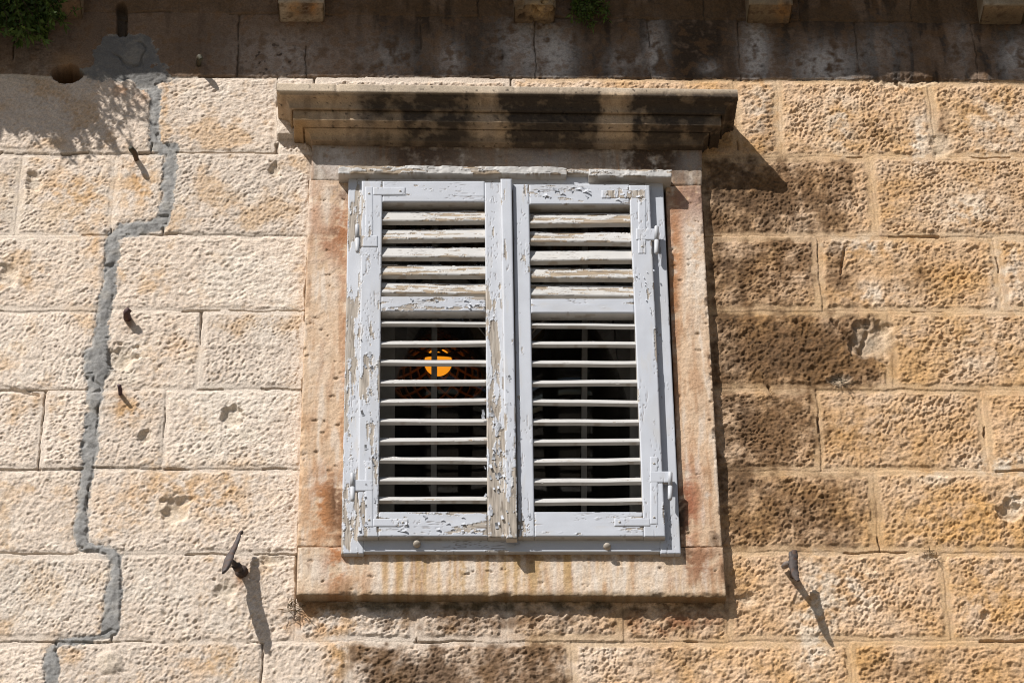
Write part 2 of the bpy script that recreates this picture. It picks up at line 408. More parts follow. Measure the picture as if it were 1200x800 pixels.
C *= (0.93+0.14*sr[..., 6])[..., None]*(1+0.10*n2+0.06*n4)[..., None]
smear = ss(9, 0, csd)*ss(-.35, .45, fbm(A32, B32, 12, 4, 147))
# grains of iron colour in the pits and pale worn crests
C = mixc(C, (isL*pitL*0.45+isR*pitR*0.5)*core*(0.4+0.6*ss(-0.2, 0.5, n1)), np.array([.40, .25, .11]))
C = mixc(C, (1-isS)*(1-core)*0.55*ss(-0.5, 0.4, n2+0.3), np.where(rightness[..., None] > 0.5, np.array([.57, .41, .245]), np.array([.63, .55, .465])))
# named ochre clouds
for (cx, cy, rx, ry, k) in [(80, 230, 55, 40, .8), (165, 215, 25, 35, .8), (195, 120, 12, 35, .6), (150, 480, 28, 22, .7), (190, 580, 80, 30, .6), (250, 585, 70, 40, .4), (30, 330, 60, 20, .3), (110, 290, 14, 40, .5), (205, 398, 15, 20, .5),
                            (1010, 150, 55, 35, .6), (1125, 150, 20, 40, .7), (1080, 235, 60, 40, .5), (1100, 330, 60, 30, .6), (1080, 405, 40, 35, .8), (1020, 500, 70, 40, .5), (1120, 605, 90, 45, .7), (1160, 700, 60, 45, .6), (940, 780, 80, 30, .4), (380, 730, 30, 25, .6), (395, 775, 14, 30, .8), (240, 775, 50, 25, .5)]:
    C = mixc(C, k*blob(px, py, cx, cy, rx, ry)*ss(-0.6, 0.5, n2+0.4*n4), np.array([.50, .275, .085]))
for (cx, cy, rx, ry, k) in [(955, 715, 26, 60, .9), (1000, 690, 45, 30, .7), (985, 145, 22, 40, .8), (1075, 165, 16, 36, .9), (1160, 150, 50, 40, .6), (1130, 245, 40, 28, .8), (1010, 290, 50, 14, .8), (1030, 345, 45, 12, .7), (1185, 320, 30, 40, .7), (1140, 410, 60, 40, .35), (1095, 560, 25, 12, .6), (1180, 545, 45, 14, .9), (893, 130, 20, 40, .7), (950, 770, 20, 30, .7), (60, 250, 40, 22, .5), (190, 595, 20, 18, .6), (215, 610, 18, 12, .8), (285, 505, 14, 10, .7), (150, 440, 25, 14, .8), (20, 240, 30, 60, .5), (340, 690, 14, 25, .5), (1190, 590, 14, 14, .9)]:
    C = mixc(C, k*blob(px, py, cx, cy, rx, ry)*ss(-0.5, 0.45, n2+0.5*n4), np.array([.66, .58, .48]))
# dark biological crust
dk = np.zeros_like(H)
for (cx, cy, rx, ry, k) in [(905, 225, 85, 42, .95), (965, 235, 60, 36, .55), (875, 320, 62, 46, .75), (945, 300, 16, 30, .6), (985, 325, 24, 34, .6), (930, 410, 105, 46, 1.15), (905, 505, 66, 48, .95), (865, 560, 30, 40, .9), (940, 600, 90, 48, .75), (865, 600, 40, 48, .5),
                            (1010, 505, 60, 35, .35), (1010, 150, 60, 28, .35), (1105, 150, 10, 40, .4), (1080, 325, 40, 30, .4), (860, 705, 20, 50, .4), (500, 790, 90, 36, .85), (620, 785, 60, 36, .8), (420, 770, 20, 30, .5), (560, 728, 150, 22, .6), (800, 730, 60, 22, .65), (1050, 785, 60, 25, .4), (1180, 230, 20, 30, .2), (1010, 405, 35, 25, .5), (900, 150, 12, 40, .5)]:
    dk = np.maximum(dk, k*blob(px, py, cx, cy, rx, ry))
for (x0, y0, x1, y1, k) in [(830, 366, 1034, 455, .85), (826, 186, 1005, 276, .78), (828, 279, 957, 364, .78), (834, 458, 957, 550, .82), (838, 553, 1010, 645, .72), (411, 753, 668, 850, .85), (672, 753, 830, 800, .35), (490, 706, 850, 750, .5), (962, 279, 1010, 364, .45), (1045, 366, 1110, 420, .3)]:
    dk = np.maximum(dk, k*box(px+7*n1, py+4*n2, x0, y0, x1, y1, 16, 8)*(0.75+0.35*n1))
runs = fbm(A32, B32*0.16, 15, 4, 151)
dk = np.clip(dk + (0.30*n2+0.22*n4+0.22*runs)*ss(0.05, 0.4, dk), 0, 1)
C = mixc(C, ss(0.10, 0.85, dk)*0.86*(1-isS), np.array([.135, .068, .026]))
blk = np.clip(np.maximum.reduce([.95*blob(px, py, 850, 225, 60, 46), .6*blob(px, py, 905, 250, 60, 24), .7*blob(px, py, 846, 420, 34, 60), .6*blob(px, py, 850, 320, 30, 40), .5*blob(px, py, 920, 420, 80, 30), .6*blob(px, py, 855, 500, 34, 40), .5*blob(px, py, 858, 570, 34, 30), .5*blob(px, py, 480, 790, 60, 26)])*(.7+.6*(n2+.5*n4+.3*runs)), 0, 1)
C = mixc(C, blk*.85, np.array([.050, .030, .016]))
C = mixc(C, (0.30*isR+0.12*isL)*pitR*core*(0.3+0.7*ss(-.3, .5, n1+n4)), np.array([.20, .11, .045]))
C = mixc(C, ss(0.3, 0.9, dk)*pitR*0.75, np.array([.035, .022, .012]))
for (cx, cy, rx, ry, k) in [(281, 674, 7, 16, .8), (931, 683, 6, 16, .7), (150, 380, 7, 10, .8), (141, 466, 5, 10, .7), (161, 194, 6, 12, .8)]:
    C = mixc(C, k*blob(px, py, cx, cy, rx, ry)*ss(-.5, .4, n2+.5*n4), np.array([.25, .12, .05]))
# the smooth top course: base colour darkened to deepen its shade, brown-black run-off with pale washed patches
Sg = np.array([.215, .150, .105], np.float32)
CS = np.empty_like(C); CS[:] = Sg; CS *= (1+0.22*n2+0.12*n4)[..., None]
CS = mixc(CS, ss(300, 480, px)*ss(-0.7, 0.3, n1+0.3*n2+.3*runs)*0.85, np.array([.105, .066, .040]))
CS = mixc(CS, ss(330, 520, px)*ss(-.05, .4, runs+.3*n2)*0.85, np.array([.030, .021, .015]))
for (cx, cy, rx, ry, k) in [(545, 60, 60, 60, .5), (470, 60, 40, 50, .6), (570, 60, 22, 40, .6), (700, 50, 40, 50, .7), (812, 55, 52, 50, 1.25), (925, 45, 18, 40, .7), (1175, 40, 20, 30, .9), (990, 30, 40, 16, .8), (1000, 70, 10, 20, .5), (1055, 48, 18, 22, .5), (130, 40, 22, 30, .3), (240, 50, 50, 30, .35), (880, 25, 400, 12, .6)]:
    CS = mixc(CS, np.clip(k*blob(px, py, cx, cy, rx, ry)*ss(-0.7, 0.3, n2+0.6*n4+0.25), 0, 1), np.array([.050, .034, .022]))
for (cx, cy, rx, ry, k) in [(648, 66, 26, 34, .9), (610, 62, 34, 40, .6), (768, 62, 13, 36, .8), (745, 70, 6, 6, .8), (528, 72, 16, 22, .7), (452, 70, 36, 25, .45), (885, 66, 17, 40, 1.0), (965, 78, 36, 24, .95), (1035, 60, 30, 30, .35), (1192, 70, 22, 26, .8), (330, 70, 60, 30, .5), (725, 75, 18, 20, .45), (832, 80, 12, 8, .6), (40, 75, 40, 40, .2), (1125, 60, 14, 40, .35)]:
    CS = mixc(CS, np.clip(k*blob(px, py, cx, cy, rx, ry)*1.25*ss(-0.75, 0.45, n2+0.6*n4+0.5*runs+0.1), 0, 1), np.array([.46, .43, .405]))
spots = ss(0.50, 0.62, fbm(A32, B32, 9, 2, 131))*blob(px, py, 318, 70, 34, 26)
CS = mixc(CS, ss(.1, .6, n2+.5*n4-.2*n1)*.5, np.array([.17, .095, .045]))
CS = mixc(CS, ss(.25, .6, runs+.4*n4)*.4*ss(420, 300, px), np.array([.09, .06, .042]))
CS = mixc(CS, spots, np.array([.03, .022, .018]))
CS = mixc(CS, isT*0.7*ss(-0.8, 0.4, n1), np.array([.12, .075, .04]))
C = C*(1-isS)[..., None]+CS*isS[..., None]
C = mixc(C, isL*box(px, py, -200, 90, 178, 180, 12)*0.2, np.array([.42, .33, .26]))
C = mixc(C, blob(px, py, 158, 105, 26, 14)*0.8*ss(-.3, .4, n2), np.array([.42, .20, .08]))
C = mixc(C, blob(px, py, 78, 72, 16, 10)*0.7*(1-hole), np.array([.35, .22, .12]))
C = mixc(C, hole, np.array([.20, .11, .05])); C = mixc(C, slot*0.8, np.array([.10, .08, .06]))
# dark band under the sill, rust run at the jamb foot
C = mixc(C, box(px, py, 350, 700, 850, 716, 8, 5)*0.8*ss(-.6, .3, n2), np.array([.06, .05, .028]))
C = mixc(C, blob(px, py, 360, 722, 30, 20)*0.7*ss(-.5, .4, n2), np.array([.48, .26, .12]))
C = mixc(C, blob(px, py, 790, 728, 50, 20)*0.6*ss(-.2, .4, n2), np.array([.36, .17, .09]))
# joints: dust and soot
C = mixc(C, jd*np.where(openj > 0.5, 0.6, 0.08), np.array([.20, .15, .105]))
C = mixc(C, chipw*0.5*(1-isS), np.array([.60, .52, .41]))
C = mixc(C, smear*.55*(1-isS), np.array([.36, .345, .325]))
CC = np.empty_like(C); CC[:] = np.array([.27, .268, .262]); CC *= (1+0.20*fbm(A32, B32, 30, 4, 141)+0.12*n4)[..., None]
CC = mixc(CC, ss(0.1, 0.7, fbm(A32, B32, 16, 3, 143))*0.4, np.array([.40, .38, .35]))
CC = mixc(CC, box(px, py, 60, 20, 230, 100, 20, 6)*0.75, np.array([.13, .128, .125]))  # shade under the gutter put into the cement's colour
CC = mixc(CC, ss(-3.5, .5, csd)*0.5*ss(-.4, .4, n4+n2), np.array([.48, .42, .35]))
CC = mixc(CC, ss(.25, .55, fbm(A32*.7, B32, 26, 4, 149))*.3, np.array([.36, .33, .28]))
CC = mixc(CC, ss(.2, .6, fbm(A32, B32*.5, 7, 3, 145))*0.5, np.array([.15, .148, .145]))
CC = mixc(CC, blob(px, py, 124, 428, 12, 26)*0.7*ss(-.4, .4, n4), np.array([.10, .10, .10]))
C = np.where(cem[..., None], CC, C)

P = A3(Ag, Bg, H)
faces = gridf(NU, NV)
ci = cem.ravel(); holem = ((Ag > hx0) & (Ag < hx1) & (Bg > hz0) & (Bg < hz1)).ravel()
keep = ~holem[faces].all(1)
fc = ci[faces].any(1) & keep; fw = keep & ~fc
def sub(mb, f, Pv, Cv):
    u, inv = np.unique(f, return_inverse=True)
    mb.add(Pv[u], inv.reshape(f.shape), Cv[u])
Pf = P.reshape(-1, 3); Cf = C.reshape(-1, 3)
mb = MB(); sub(mb, faces[fw], Pf, Cf)
# the wall's thickness behind its outer edges
ring = np.concatenate([np.arange(NU)*NV, (NU-1)*NV+np.arange(1, NV), np.arange(NU-2, -1, -1)*NV+NV-1, np.arange(NV-2, 0, -1)])
rb = Pf[ring].copy(); rb[:, 1] = 0.40; n = len(ring); i = np.arange(n); j = (i+1) % n
mb.add(np.concatenate([Pf[ring], rb]), np.stack([i, n+i, n+j, j], 1), np.concatenate([Cf[ring]]*2))
wall = mb.build('stone_wall', M_STONE)
tag(wall, 'weathered limestone ashlar wall of pitted cream and ochre blocks', 'wall')
mb = MB(); sub(mb, faces[fc], Pf, Cf)
o = mb.build('cement_repair', M_CEM, wall); o['label'] = 'grey cement smeared along a stepped crack'
del P, Pf, Cf, C, CS, CC, f1, f2, rid, f1b, f2b, ridb

# ---------------------------------------------------------------- dark room behind the window
mb = MB()
bx0, bx1 = hx0*U-1.0, hx1*U+1.0; bz0, bz1 = ZC+hz0*U-0.9, ZC+hz1*U+1.4; by0, by1 = 0.45, 3.6
v = [(x, y, z) for x in (bx0, bx1) for y in (by0, by1) for z in (bz0, bz1)]
mb.add(v, [[0, 1, 3, 2], [4, 6, 7, 5], [0, 4, 5, 1], [2, 3, 7, 6], [1, 5, 7, 3], [0, 2, 6, 4]], (0.035, 0.028, 0.022))
# front wall of the room is open where the window is
mb.f[0] = mb.f[0][[0, 1, 3, 4, 5]]
tag(mb.build('room', M_ROOM), kind='structure')

# ================================================================== WINDOW SURROUND
D_J, D_F, D_L, D_AS, D_DR = 14.0, 22.0, 31.0, 38.0, 34.0
def stone_hf(seed, base, paint):
    def hf(S, T, w, h, P):
        X = (P[..., 0]/U).astype(np.float32); Z = (P[..., 2]/U).astype(np.float32)
        qx, qy = PX(P)
        r1 = fbm(X, Z, 24, 4, seed); r2 = fbm(X, Z, 6, 3, seed+3); r3 = fbm(X, Z, 70, 3, seed+5)
        g1, g2, gi = wor(X/13+0.25*r2, Z/9+0.2*r1, seed+7)
        pit = (1-ss(0.05, 0.30, g1+0.12*r2))*(gi > 0.90)
        ed = np.minimum(np.minimum(S, w-S), np.minimum(T, h-T))
        hh = 0.6*r1+0.35*r2-1.3*pit + 0.6*r3 + 0.25*gn(X/2.4, Z/2.4, seed+12)
        hh = hh - 2.2*ss(0.15, 0.6, fbm(X, Z, 26, 3, seed+9))*ss(5, 0, ed)
        c = np.empty(S.shape+(3,), np.float32); c[:] = base
        c *= (1+0.10*r1+0.07*r2)[..., None]
        rn = fbm(X, Z*0.13, 9, 4, seed+15)
        c = mixc(c, ss(.0, .6, rn+.4*r1)*.6, np.array([.36, .19, .09]))
        c = mixc(c, ss(.1, .6, -rn+.5*r3)*.5, np.array([.66, .60, .53]))
        c = paint(c, qx, qy, r1, r2, r3)
        c = mixc(c, ss(.45, .75, r2+.4*r1)*.35, np.array([.20, .12, .07]))
        c = mixc(c, pit*0.5, np.array([.20, .12, .06]))
        return hh, c
    return hf
peach = np.array([.59, .43, .295], np.float32); pale = np.array([.66, .585, .50]); rust = np.array([.30, .115, .045]); brown = np.array([.13, .085, .05])
def mk(lst):
    def f(c, qx, qy, r1, r2, r3):
        for (cx, cy, rx, ry, k, col) in lst:
            c = mixc(c, np.clip(k*blob(qx, qy, cx, cy, rx, ry)*ss(-0.6, 0.45, r1+0.5*r2+0.15), 0, 1), np.array(col))
        return c
    return f
sur_e = empty('window_surround', W(600, 700, 0))
tag(sur_e, 'dressed pale limestone surround framing the shuttered window', 'window surround')
mb = MB()
pxboard(mb, [(362.5, 211.5), (412, 211.5), (406, 640), (348, 640)], D_J, 100, 1.0, stone_hf(300, peach, mk([
    (385, 235, 30, 30, .8, pale), (372, 300, 14, 60, .5, pale), (395, 330, 14, 40, .6, pale), (372, 430, 20, 60, .4, pale), (400, 265, 12, 34, 1.1, rust), (382, 285, 16, 26, .7, rust), (370, 240, 8, 40, .5, (.40, .2, .1)), (404, 400, 4, 120, .7, (.30, .15, .08)), (368, 250, 7, 30, .4, (.42, .22, .13)),
    (400, 300, 5, 60, .7, (.36, .17, .08)), (384, 592, 24, 40, 1.2, rust), (400, 620, 12, 24, .9, (.12, .06, .03)), (400, 226, 10, 14, .8, (.14, .08, .05)), (394, 588, 11, 24, 1.2, (.05, .025, .015)), (375, 600, 18, 40, .5, (.52, .27, .12)), (403, 500, 6, 110, .5, (.42, .22, .11)), (355, 500, 8, 150, .35, (.55, .36, .2)), (392, 272, 6, 5, .8, (.10, .05, .03))])))
mb.build('jamb', M_DRESS, sur_e)
mb = MB()
pxboard(mb, [(780, 217.5), (821.5, 217.5), (846, 640), (798, 640)], D_J, 100, 1.0, stone_hf(320, peach, mk([
    (812, 238, 30, 24, 1.25, (.22, .12, .085)), (800, 264, 22, 32, 1.0, (.34, .18, .12)), (815, 300, 18, 50, .85, pale), (806, 275, 9, 20, .7, pale), (790, 330, 6, 90, .95, (.40, .19, .08)), (796, 300, 6, 40, .6, (.50, .24, .10)), (820, 360, 12, 60, .4, pale),
    (806, 592, 16, 50, 1.1, (.32, .13, .07)), (797, 610, 6, 30, 1.2, (.07, .04, .025)), (838, 630, 8, 14, .9, (.10, .06, .035)), (790, 450, 5, 160, .9, (.28, .13, .06)), (828, 480, 14, 20, .35, (.36, .27, .2)), (842, 480, 5, 120, .4, pale), (800, 600, 5, 16, .9, (.07, .045, .03)), (830, 580, 4, 4, .7, (.70, .66, .6))])))
mb.build('jamb', M_DRESS, sur_e)
mb = MB()
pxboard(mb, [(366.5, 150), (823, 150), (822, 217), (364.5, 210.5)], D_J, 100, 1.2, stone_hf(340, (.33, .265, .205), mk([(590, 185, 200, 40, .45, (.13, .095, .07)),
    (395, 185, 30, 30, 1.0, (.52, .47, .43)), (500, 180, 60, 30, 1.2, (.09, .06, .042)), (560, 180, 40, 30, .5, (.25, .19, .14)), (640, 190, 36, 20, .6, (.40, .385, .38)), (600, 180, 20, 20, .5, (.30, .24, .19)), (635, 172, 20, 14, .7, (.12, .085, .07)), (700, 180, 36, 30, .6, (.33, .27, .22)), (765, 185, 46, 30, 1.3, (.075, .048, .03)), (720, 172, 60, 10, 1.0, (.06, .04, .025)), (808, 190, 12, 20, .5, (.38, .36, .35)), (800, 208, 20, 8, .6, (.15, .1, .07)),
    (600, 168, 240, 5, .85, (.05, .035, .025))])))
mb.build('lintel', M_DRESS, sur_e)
def sillp(c, qx, qy, r1, r2, r3):
    st = fbm(qx.astype(np.float32), qy.astype(np.float32)*0.06, 14, 3, 377)
    c = mixc(c, box(qx, qy, 420, 600, 760, 700, 40, 60)*ss(-.2, .5, st+.3*r1)*0.75, np.array([.66, .60, .53]))
    c = mixc(c, box(qx, qy, 440, 600, 690, 700, 30, 60)*ss(.0, .4, -st+.2*r2)*0.95, np.array([.43, .285, .13]))
    c = mixc(c, ss(690, 699, qy+3.5*r1)*0.85, np.array([.17, .115, .055]))
    return mk([(370, 660, 22, 30, .6, pale), (394, 655, 14, 40, 1.1, (.40, .16, .06)), (405, 690, 20, 12, .6, (.2, .11, .05)), (600, 652, 220, 6, .8, (.22, .13, .07)), (420, 670, 20, 30, .5, (.50, .30, .17)), (818, 658, 28, 32, 1.1, (.29, .15, .085)), (770, 672, 20, 14, .5, (.68, .62, .55)), (803, 648, 8, 8, .8, (.08, .05, .03))])(c, qx, qy, r1, r2, r3)
mb = MB()
pxboard(mb, [(349, 640.5), (847, 640.5), (851, 698.5), (347.5, 696)], D_J+1.2, 100, 1.0, stone_hf(360, (.60, .455, .32), sillp))
mb.build('sill', M_DRESS, sur_e)

# ---- moulded hood cornice, mitred and returned at both ends
PR = np.array([(0, 5), (30, 3), (62, 0.6), (65.4, .3), (66, -.6), (66, -5), (66, -11), (65.2, -12.2), (62.5, -12.4), (62.2, -14.5), (60.6, -14.8), (57.5, -15.2), (54.5, -16.6), (52.4, -18.8), (51.2, -21.6), (50.8, -23.6), (50.6, -26), (47.4, -26.1), (47.2, -23.6), (46, -23.6), (46, -26.5),
               (46, -39.5), (45.4, -40.3), (43.6, -40.4), (41, -40), (38, -40.6), (35.2, -41.6), (34.2, -41.8), (34, -38.8), (32.4, -38.8), (32.2, -42), (31.4, -43), (29.4, -43.6), (27.4, -45.2), (25.8, -47.6), (25, -50.4), (24.6, -53), (23.5, -54), (0, -54.6)], float)
seg_n = []
for i in range(len(PR)-1):
    L = np.linalg.norm(PR[i+1]-PR[i]); k = max(1, int(L/1.4))
    for t in range(k): seg_n.append(PR[i]+(PR[i+1]-PR[i])*t/k)
PR = np.array(seg_n+[PR[-1]])
aL, bL = G(324.5, 97.5, 66); aR, bR = G(864.2, 105.0, 66)
def corn_col(Pw):
    qx, qy = PX(Pw); qx = qx.astype(np.float32); qy = qy.astype(np.float32)
    X = (Pw[..., 0]/U).astype(np.float32); D = (-Pw[..., 1]/U + Pw[..., 2]/U).astype(np.float32)
    r1 = fbm(X, D, 22, 4, 401); r2 = fbm(X, D, 6, 3, 403); r3 = fbm(X, D*0.3, 40, 3, 405)
    c = np.empty(qx.shape+(3,), np.float32); c[:] = (.44, .325, .21); c *= (1+.16*r1+.13*r2)[..., None]
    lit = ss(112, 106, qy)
    c = mixc(c, ss(-.2, .5, r3)*0.5, np.array([.30, .245, .195]))
    c = mixc(c, ss(.0, .5, fbm(X, D*.25, 12, 4, 415))*.5, np.array([.19, .13, .08]))
    c = mixc(c, lit*0.7, np.array([.56, .48, .38]))  # sunlit fillet brightened through its colour
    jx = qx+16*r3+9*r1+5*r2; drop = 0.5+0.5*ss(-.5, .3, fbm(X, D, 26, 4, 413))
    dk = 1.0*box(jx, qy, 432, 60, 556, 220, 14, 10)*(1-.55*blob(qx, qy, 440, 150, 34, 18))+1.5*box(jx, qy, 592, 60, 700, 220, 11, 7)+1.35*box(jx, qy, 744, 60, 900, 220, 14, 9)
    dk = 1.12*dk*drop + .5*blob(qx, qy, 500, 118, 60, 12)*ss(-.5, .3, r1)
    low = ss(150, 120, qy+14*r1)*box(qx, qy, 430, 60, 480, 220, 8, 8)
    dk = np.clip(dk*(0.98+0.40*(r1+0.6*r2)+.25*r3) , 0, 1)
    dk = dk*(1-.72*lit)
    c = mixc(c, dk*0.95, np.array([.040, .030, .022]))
    c = mixc(c, np.clip(ss(.25, .5, r2+.3*r1)*blob(qx, qy, 672, 140, 40, 30), 0, 1)*0.8, np.array([.015, .012, .011]))
    c = mixc(c, ss(.3, .7, fbm(X, D*2, 14, 3, 409))*dk*0.25, np.array([.20, .15, .10]))
    c = mixc(c, ss(158, 166, qy+4*r1)*0.5, np.array([.08, .055, .035]))
    c = mixc(c, ss(.66, .76, fbm(X, D, 7, 2, 411))*0.75, np.array([.03, .022, .018]))
    c = mixc(c, np.clip(blob(qx, qy, 352, 150, 14, 20)*.8, 0, 1), np.array([.36, .22, .09]))
    return c, r1, r2
mb = MB(); nl = 420
pp = PR[:, 0]; hb = PR[:, 1]; off = 66-np.clip(pp, 23.5, 66)
u = np.linspace(0, 1, nl)
aa = (aL+off)[:, None]*(1-u) + (aR-off)[:, None]*u
bb = (bL + (bR-bL)*(aa-aL)/(aR-aL)) + hb[:, None]
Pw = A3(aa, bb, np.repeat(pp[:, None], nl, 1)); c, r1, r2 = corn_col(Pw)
wear = np.where((pp > 60) & (hb < 0) & (hb > -12), 1.0, 0.35)[:, None]
chip = 2.2*ss(.35, .8, fbm(aa.astype(np.float32), bb.astype(np.float32)*0.5, 18, 4, 421))*np.where((pp > 60), 1, .12)[:, None]
dd = (0.4*r1+0.25*r2)*0.7 - chip
Pw = Pw + np.stack([0*dd, -dd*U*0.75, dd*U*0.35*np.sign(hb[:, None]+6)], -1)
f = gridf(len(PR), nl)
mb.add(Pw.reshape(-1, 3), f, c.reshape(-1, 3))
for sgn, a_e, col_i in ((1, aL, 0), (-1, aR, nl-1)):
    m_ = 40; t = np.linspace(0, 1, m_)
    ax = Pw[:, col_i, 0]/U
    dpt = (-Pw[:, col_i, 1]/U)[:, None]*(1-t)
    bx = ((Pw[:, col_i, 2]-ZC)/U)[:, None]+0*t
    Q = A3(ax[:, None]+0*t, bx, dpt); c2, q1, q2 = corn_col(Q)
    jig = (0.8*q1+0.4*q2)*(t > 0.02)*1.2
    Q = Q + np.stack([-sgn*jig*U, 0*jig, 0*jig], -1)
    mb.add(Q.reshape(-1, 3), gridf(len(PR), m_)[:, ::-1] if sgn > 0 else gridf(len(PR), m_), c2.reshape(-1, 3))
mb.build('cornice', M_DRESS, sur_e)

# ================================================================== SHUTTERED WINDOW
wear_spots = [(412, 350, 8, 60, .25), (408, 470, 9, 90, .35), (410, 610, 10, 40, .35), (404, 640, 8, 14, .3), (432, 420, 10, 40, .3), (437, 520, 8, 60, .25), (440, 440, 8, 40, .1),
              (432, 618, 10, 20, .25), (560, 615, 20, 10, .45), (470, 610, 30, 12, .2), (580, 560, 9, 70, .55), (582, 470, 9, 50, .40), (590, 600, 12, 30, .5), (598, 560, 8, 60, .2), (578, 410, 7, 24, .35), (583, 300, 12, 60, .08), (594, 230, 8, 40, .06), (575, 375, 8, 18, .4),
              (613, 612, 9, 16, .6), (628, 618, 14, 14, .15), (655, 224, 26, 9, .5), (612, 230, 6, 10, .3), (735, 228, 22, 8, .5), (745, 230, 14, 10, .2), (752, 330, 12, 22, .28), (765, 345, 9, 22, .2), (760, 400, 8, 30, .1), (745, 605, 14, 9, .2), (560, 355, 14, 8, .5), (520, 352, 34, 7, .3), (460, 358, 20, 8, .2), (737, 358, 6, 8, .3), (625, 360, 8, 8, .2),
              (430, 225, 10, 14, .25), (430, 280, 10, 30, .18), (420, 275, 7, 30, .2), (640, 235, 80, 4, .15)]
def paint_hf(seed, axis, base, slat=0):
    def paint_f(S, T, w, h, P):
        qx, qy = PX(P)
        if axis == 'S': l, k = S, T
        else: l, k = T, S
        l = l.astype(np.float32); k = k.astype(np.float32)
        grain = fbm(l*0.06+seed*3.1, k, 1.6, 3, seed+1)
        n = fbm(l*0.11+seed*1.7, k, 6.5, 4, seed+2)*0.75 + 0.55*fbm(l*.28+seed, k, 20, 3, seed+13) + 0.26*fbm(l*.6+seed, k, 6, 4, seed+3) + 0.10*gn(l/1.4, k/1.4, seed+4)
        ed = np.minimum(np.minimum(S, w-S), np.minimum(T, h-T))
        wr = np.full(S.shape, base)
        for (cx, cy, rx, ry, kk) in wear_spots: wr = wr + 1.12*kk*blob(qx, qy, cx, cy, rx*1.25, ry*1.15)
        wr = wr + 0.10*ss(3.0, 0, ed)
        thr = -0.95+1.35*np.clip(wr, 0, 1.2)
        q = n - thr
        m = ss(-0.015, 0.015, q)                       # 1 = paint left
        curl = np.exp(-np.clip(q, 0, 9)/0.05)*m
        curl = curl*ss(-.3, .5, fbm(l, k, 14, 2, seed+5)+.1)
        hh = m*(0.45+1.15*curl) + (1-m)*(0.16*grain) + 0.12*fbm(l*0.3, k, 14, 2, seed+8)
        crack = ss(.06, .0, np.abs(fbm(l*0.07+9, k, 4.0, 3, seed+6)))*ss(.05, .35, fbm(l*0.3, k, 20, 2, seed+7)+0.5*np.clip(wr, 0, .6)-.1)*m
        hh = hh - 0.6*crack
        pc = np.empty(S.shape+(3,), np.float32); pc[:] = (.492, .522, .578)
        if slat: pc[:] = (.49, .485, .475)
        pc *= (1+0.06*fbm(l, k, 30, 3, seed+9))[..., None]
        pc = mixc(pc, curl*0.5, np.array([.58, .59, .61]))
        pc = mixc(pc, crack*0.7, np.array([.16, .13, .11]))
        pc = mixc(pc, ss(.35, .7, fbm(l*.2, k, 10, 3, seed+12))*0.35*(0.3+np.clip(wr, 0, 1)), np.array([.48, .44, .38]))
        pc = mixc(pc, ss(.1, .7, fbm(l*.35+4, k, 34, 4, seed+14))*.22, np.array([.40, .385, .36]))
        wc = np.empty_like(pc); wc[:] = (.33, .29, .245)
        if slat: wc[:] = (.30, .235, .165)
        wc *= (1+0.5*grain)[..., None]
        wc = mixc(wc, ss(.0, .6, fbm(l*.1, k, 6, 3, seed+10))*0.55, np.array([.45, .42, .38]))
        wc = mixc(wc, ss(.35, .6, fbm(l*.12, k, 3, 3, seed+11))*0.6, np.array([.10, .075, .055]))
        wc = mixc(wc, ss(-0.06, 0, q)*0.4, np.array([.14, .11, .085]))
        return hh, pc*m[..., None]+wc*(1-m)[..., None]
    return paint_f
win = empty('shuttered_window', W(600, 647, 14))
tag(win, 'pale blue-grey wooden window with two closed louvred shutters of flaking paint', 'window')
mb = MB(); R_ = 0.75
pxboard(mb, [(408.5, 204), (431, 204), (426, 648.5), (399.8, 648.5)], D_F, 60, R_, paint_hf(500, 'T', .36), .8)
pxboard(mb, [(755, 206), (776.5, 206), (797.8, 648.5), (774, 648.5)], D_F, 60, R_, paint_hf(510, 'T', .2), .8)
pxboard(mb, [(431.3, 203), (754.8, 205), (755.2, 224), (431, 224)], D_F-.3, 60, R_, paint_hf(520, 'S', .12), .6)
pxboard(mb, [(426.3, 616), (773.8, 616), (773.8, 646.2), (426, 646.2)], D_F-.5, 60, R_, paint_hf(530, 'S', .12), .6)
mb.build('frame', M_PAINT, win)
# drip board over the frame: split and sagging on the right
mb = MB()
def drip(x0, x1, y0, y1, yb0, yb1, d, seed, wear):
    tl, tr, br, bl = W(x0, y0, d), W(x1, y1, d), W(x1, yb1, d), W(x0, yb0, d)
    f0 = paint_hf(seed, 'S', wear, 1)
    def hf(S, T, w, h, P):
        hh, c = f0(S, T, w, h, P)
        return hh*1.3+1.6*fbm((S).astype(np.float32), T.astype(np.float32), 26, 4, seed+31)-1.2*ss(.1, .5, fbm(S.astype(np.float32), 0*T.astype(np.float32), 22, 3, seed+33))*ss(h*.6, h, T), c
    def bend(s, t):
        L = (x1-x0)
        z = (0.9*fbm((s*L).astype(np.float32), 0*s.astype(np.float32)+seed, 60, 3, seed+35)+0.5*gn((s*L/9).astype(np.float32), (3*t).astype(np.float32), seed+36)*(t > .5))*U
        return np.stack([0*z, 0*z, z], -1)
    board(mb, bl, br, tr, tl, np.array([0, (d-2)*U, 0.004]), 0.8, hf, .8, bend, (.47, .445, .41))
drip(396.5, 664, 193.6, 196.0, 203.2, 204.6, D_DR, 540, .56)
drip(664.5, 700, 199.2, 201.0, 204.0, 205.5, D_DR-6, 545, .7)
drip(690, 787, 198.6, 198.8, 206.4, 207.6, D_DR+2, 550, .62)
mb.build('drip_board', M_PAINT, win)

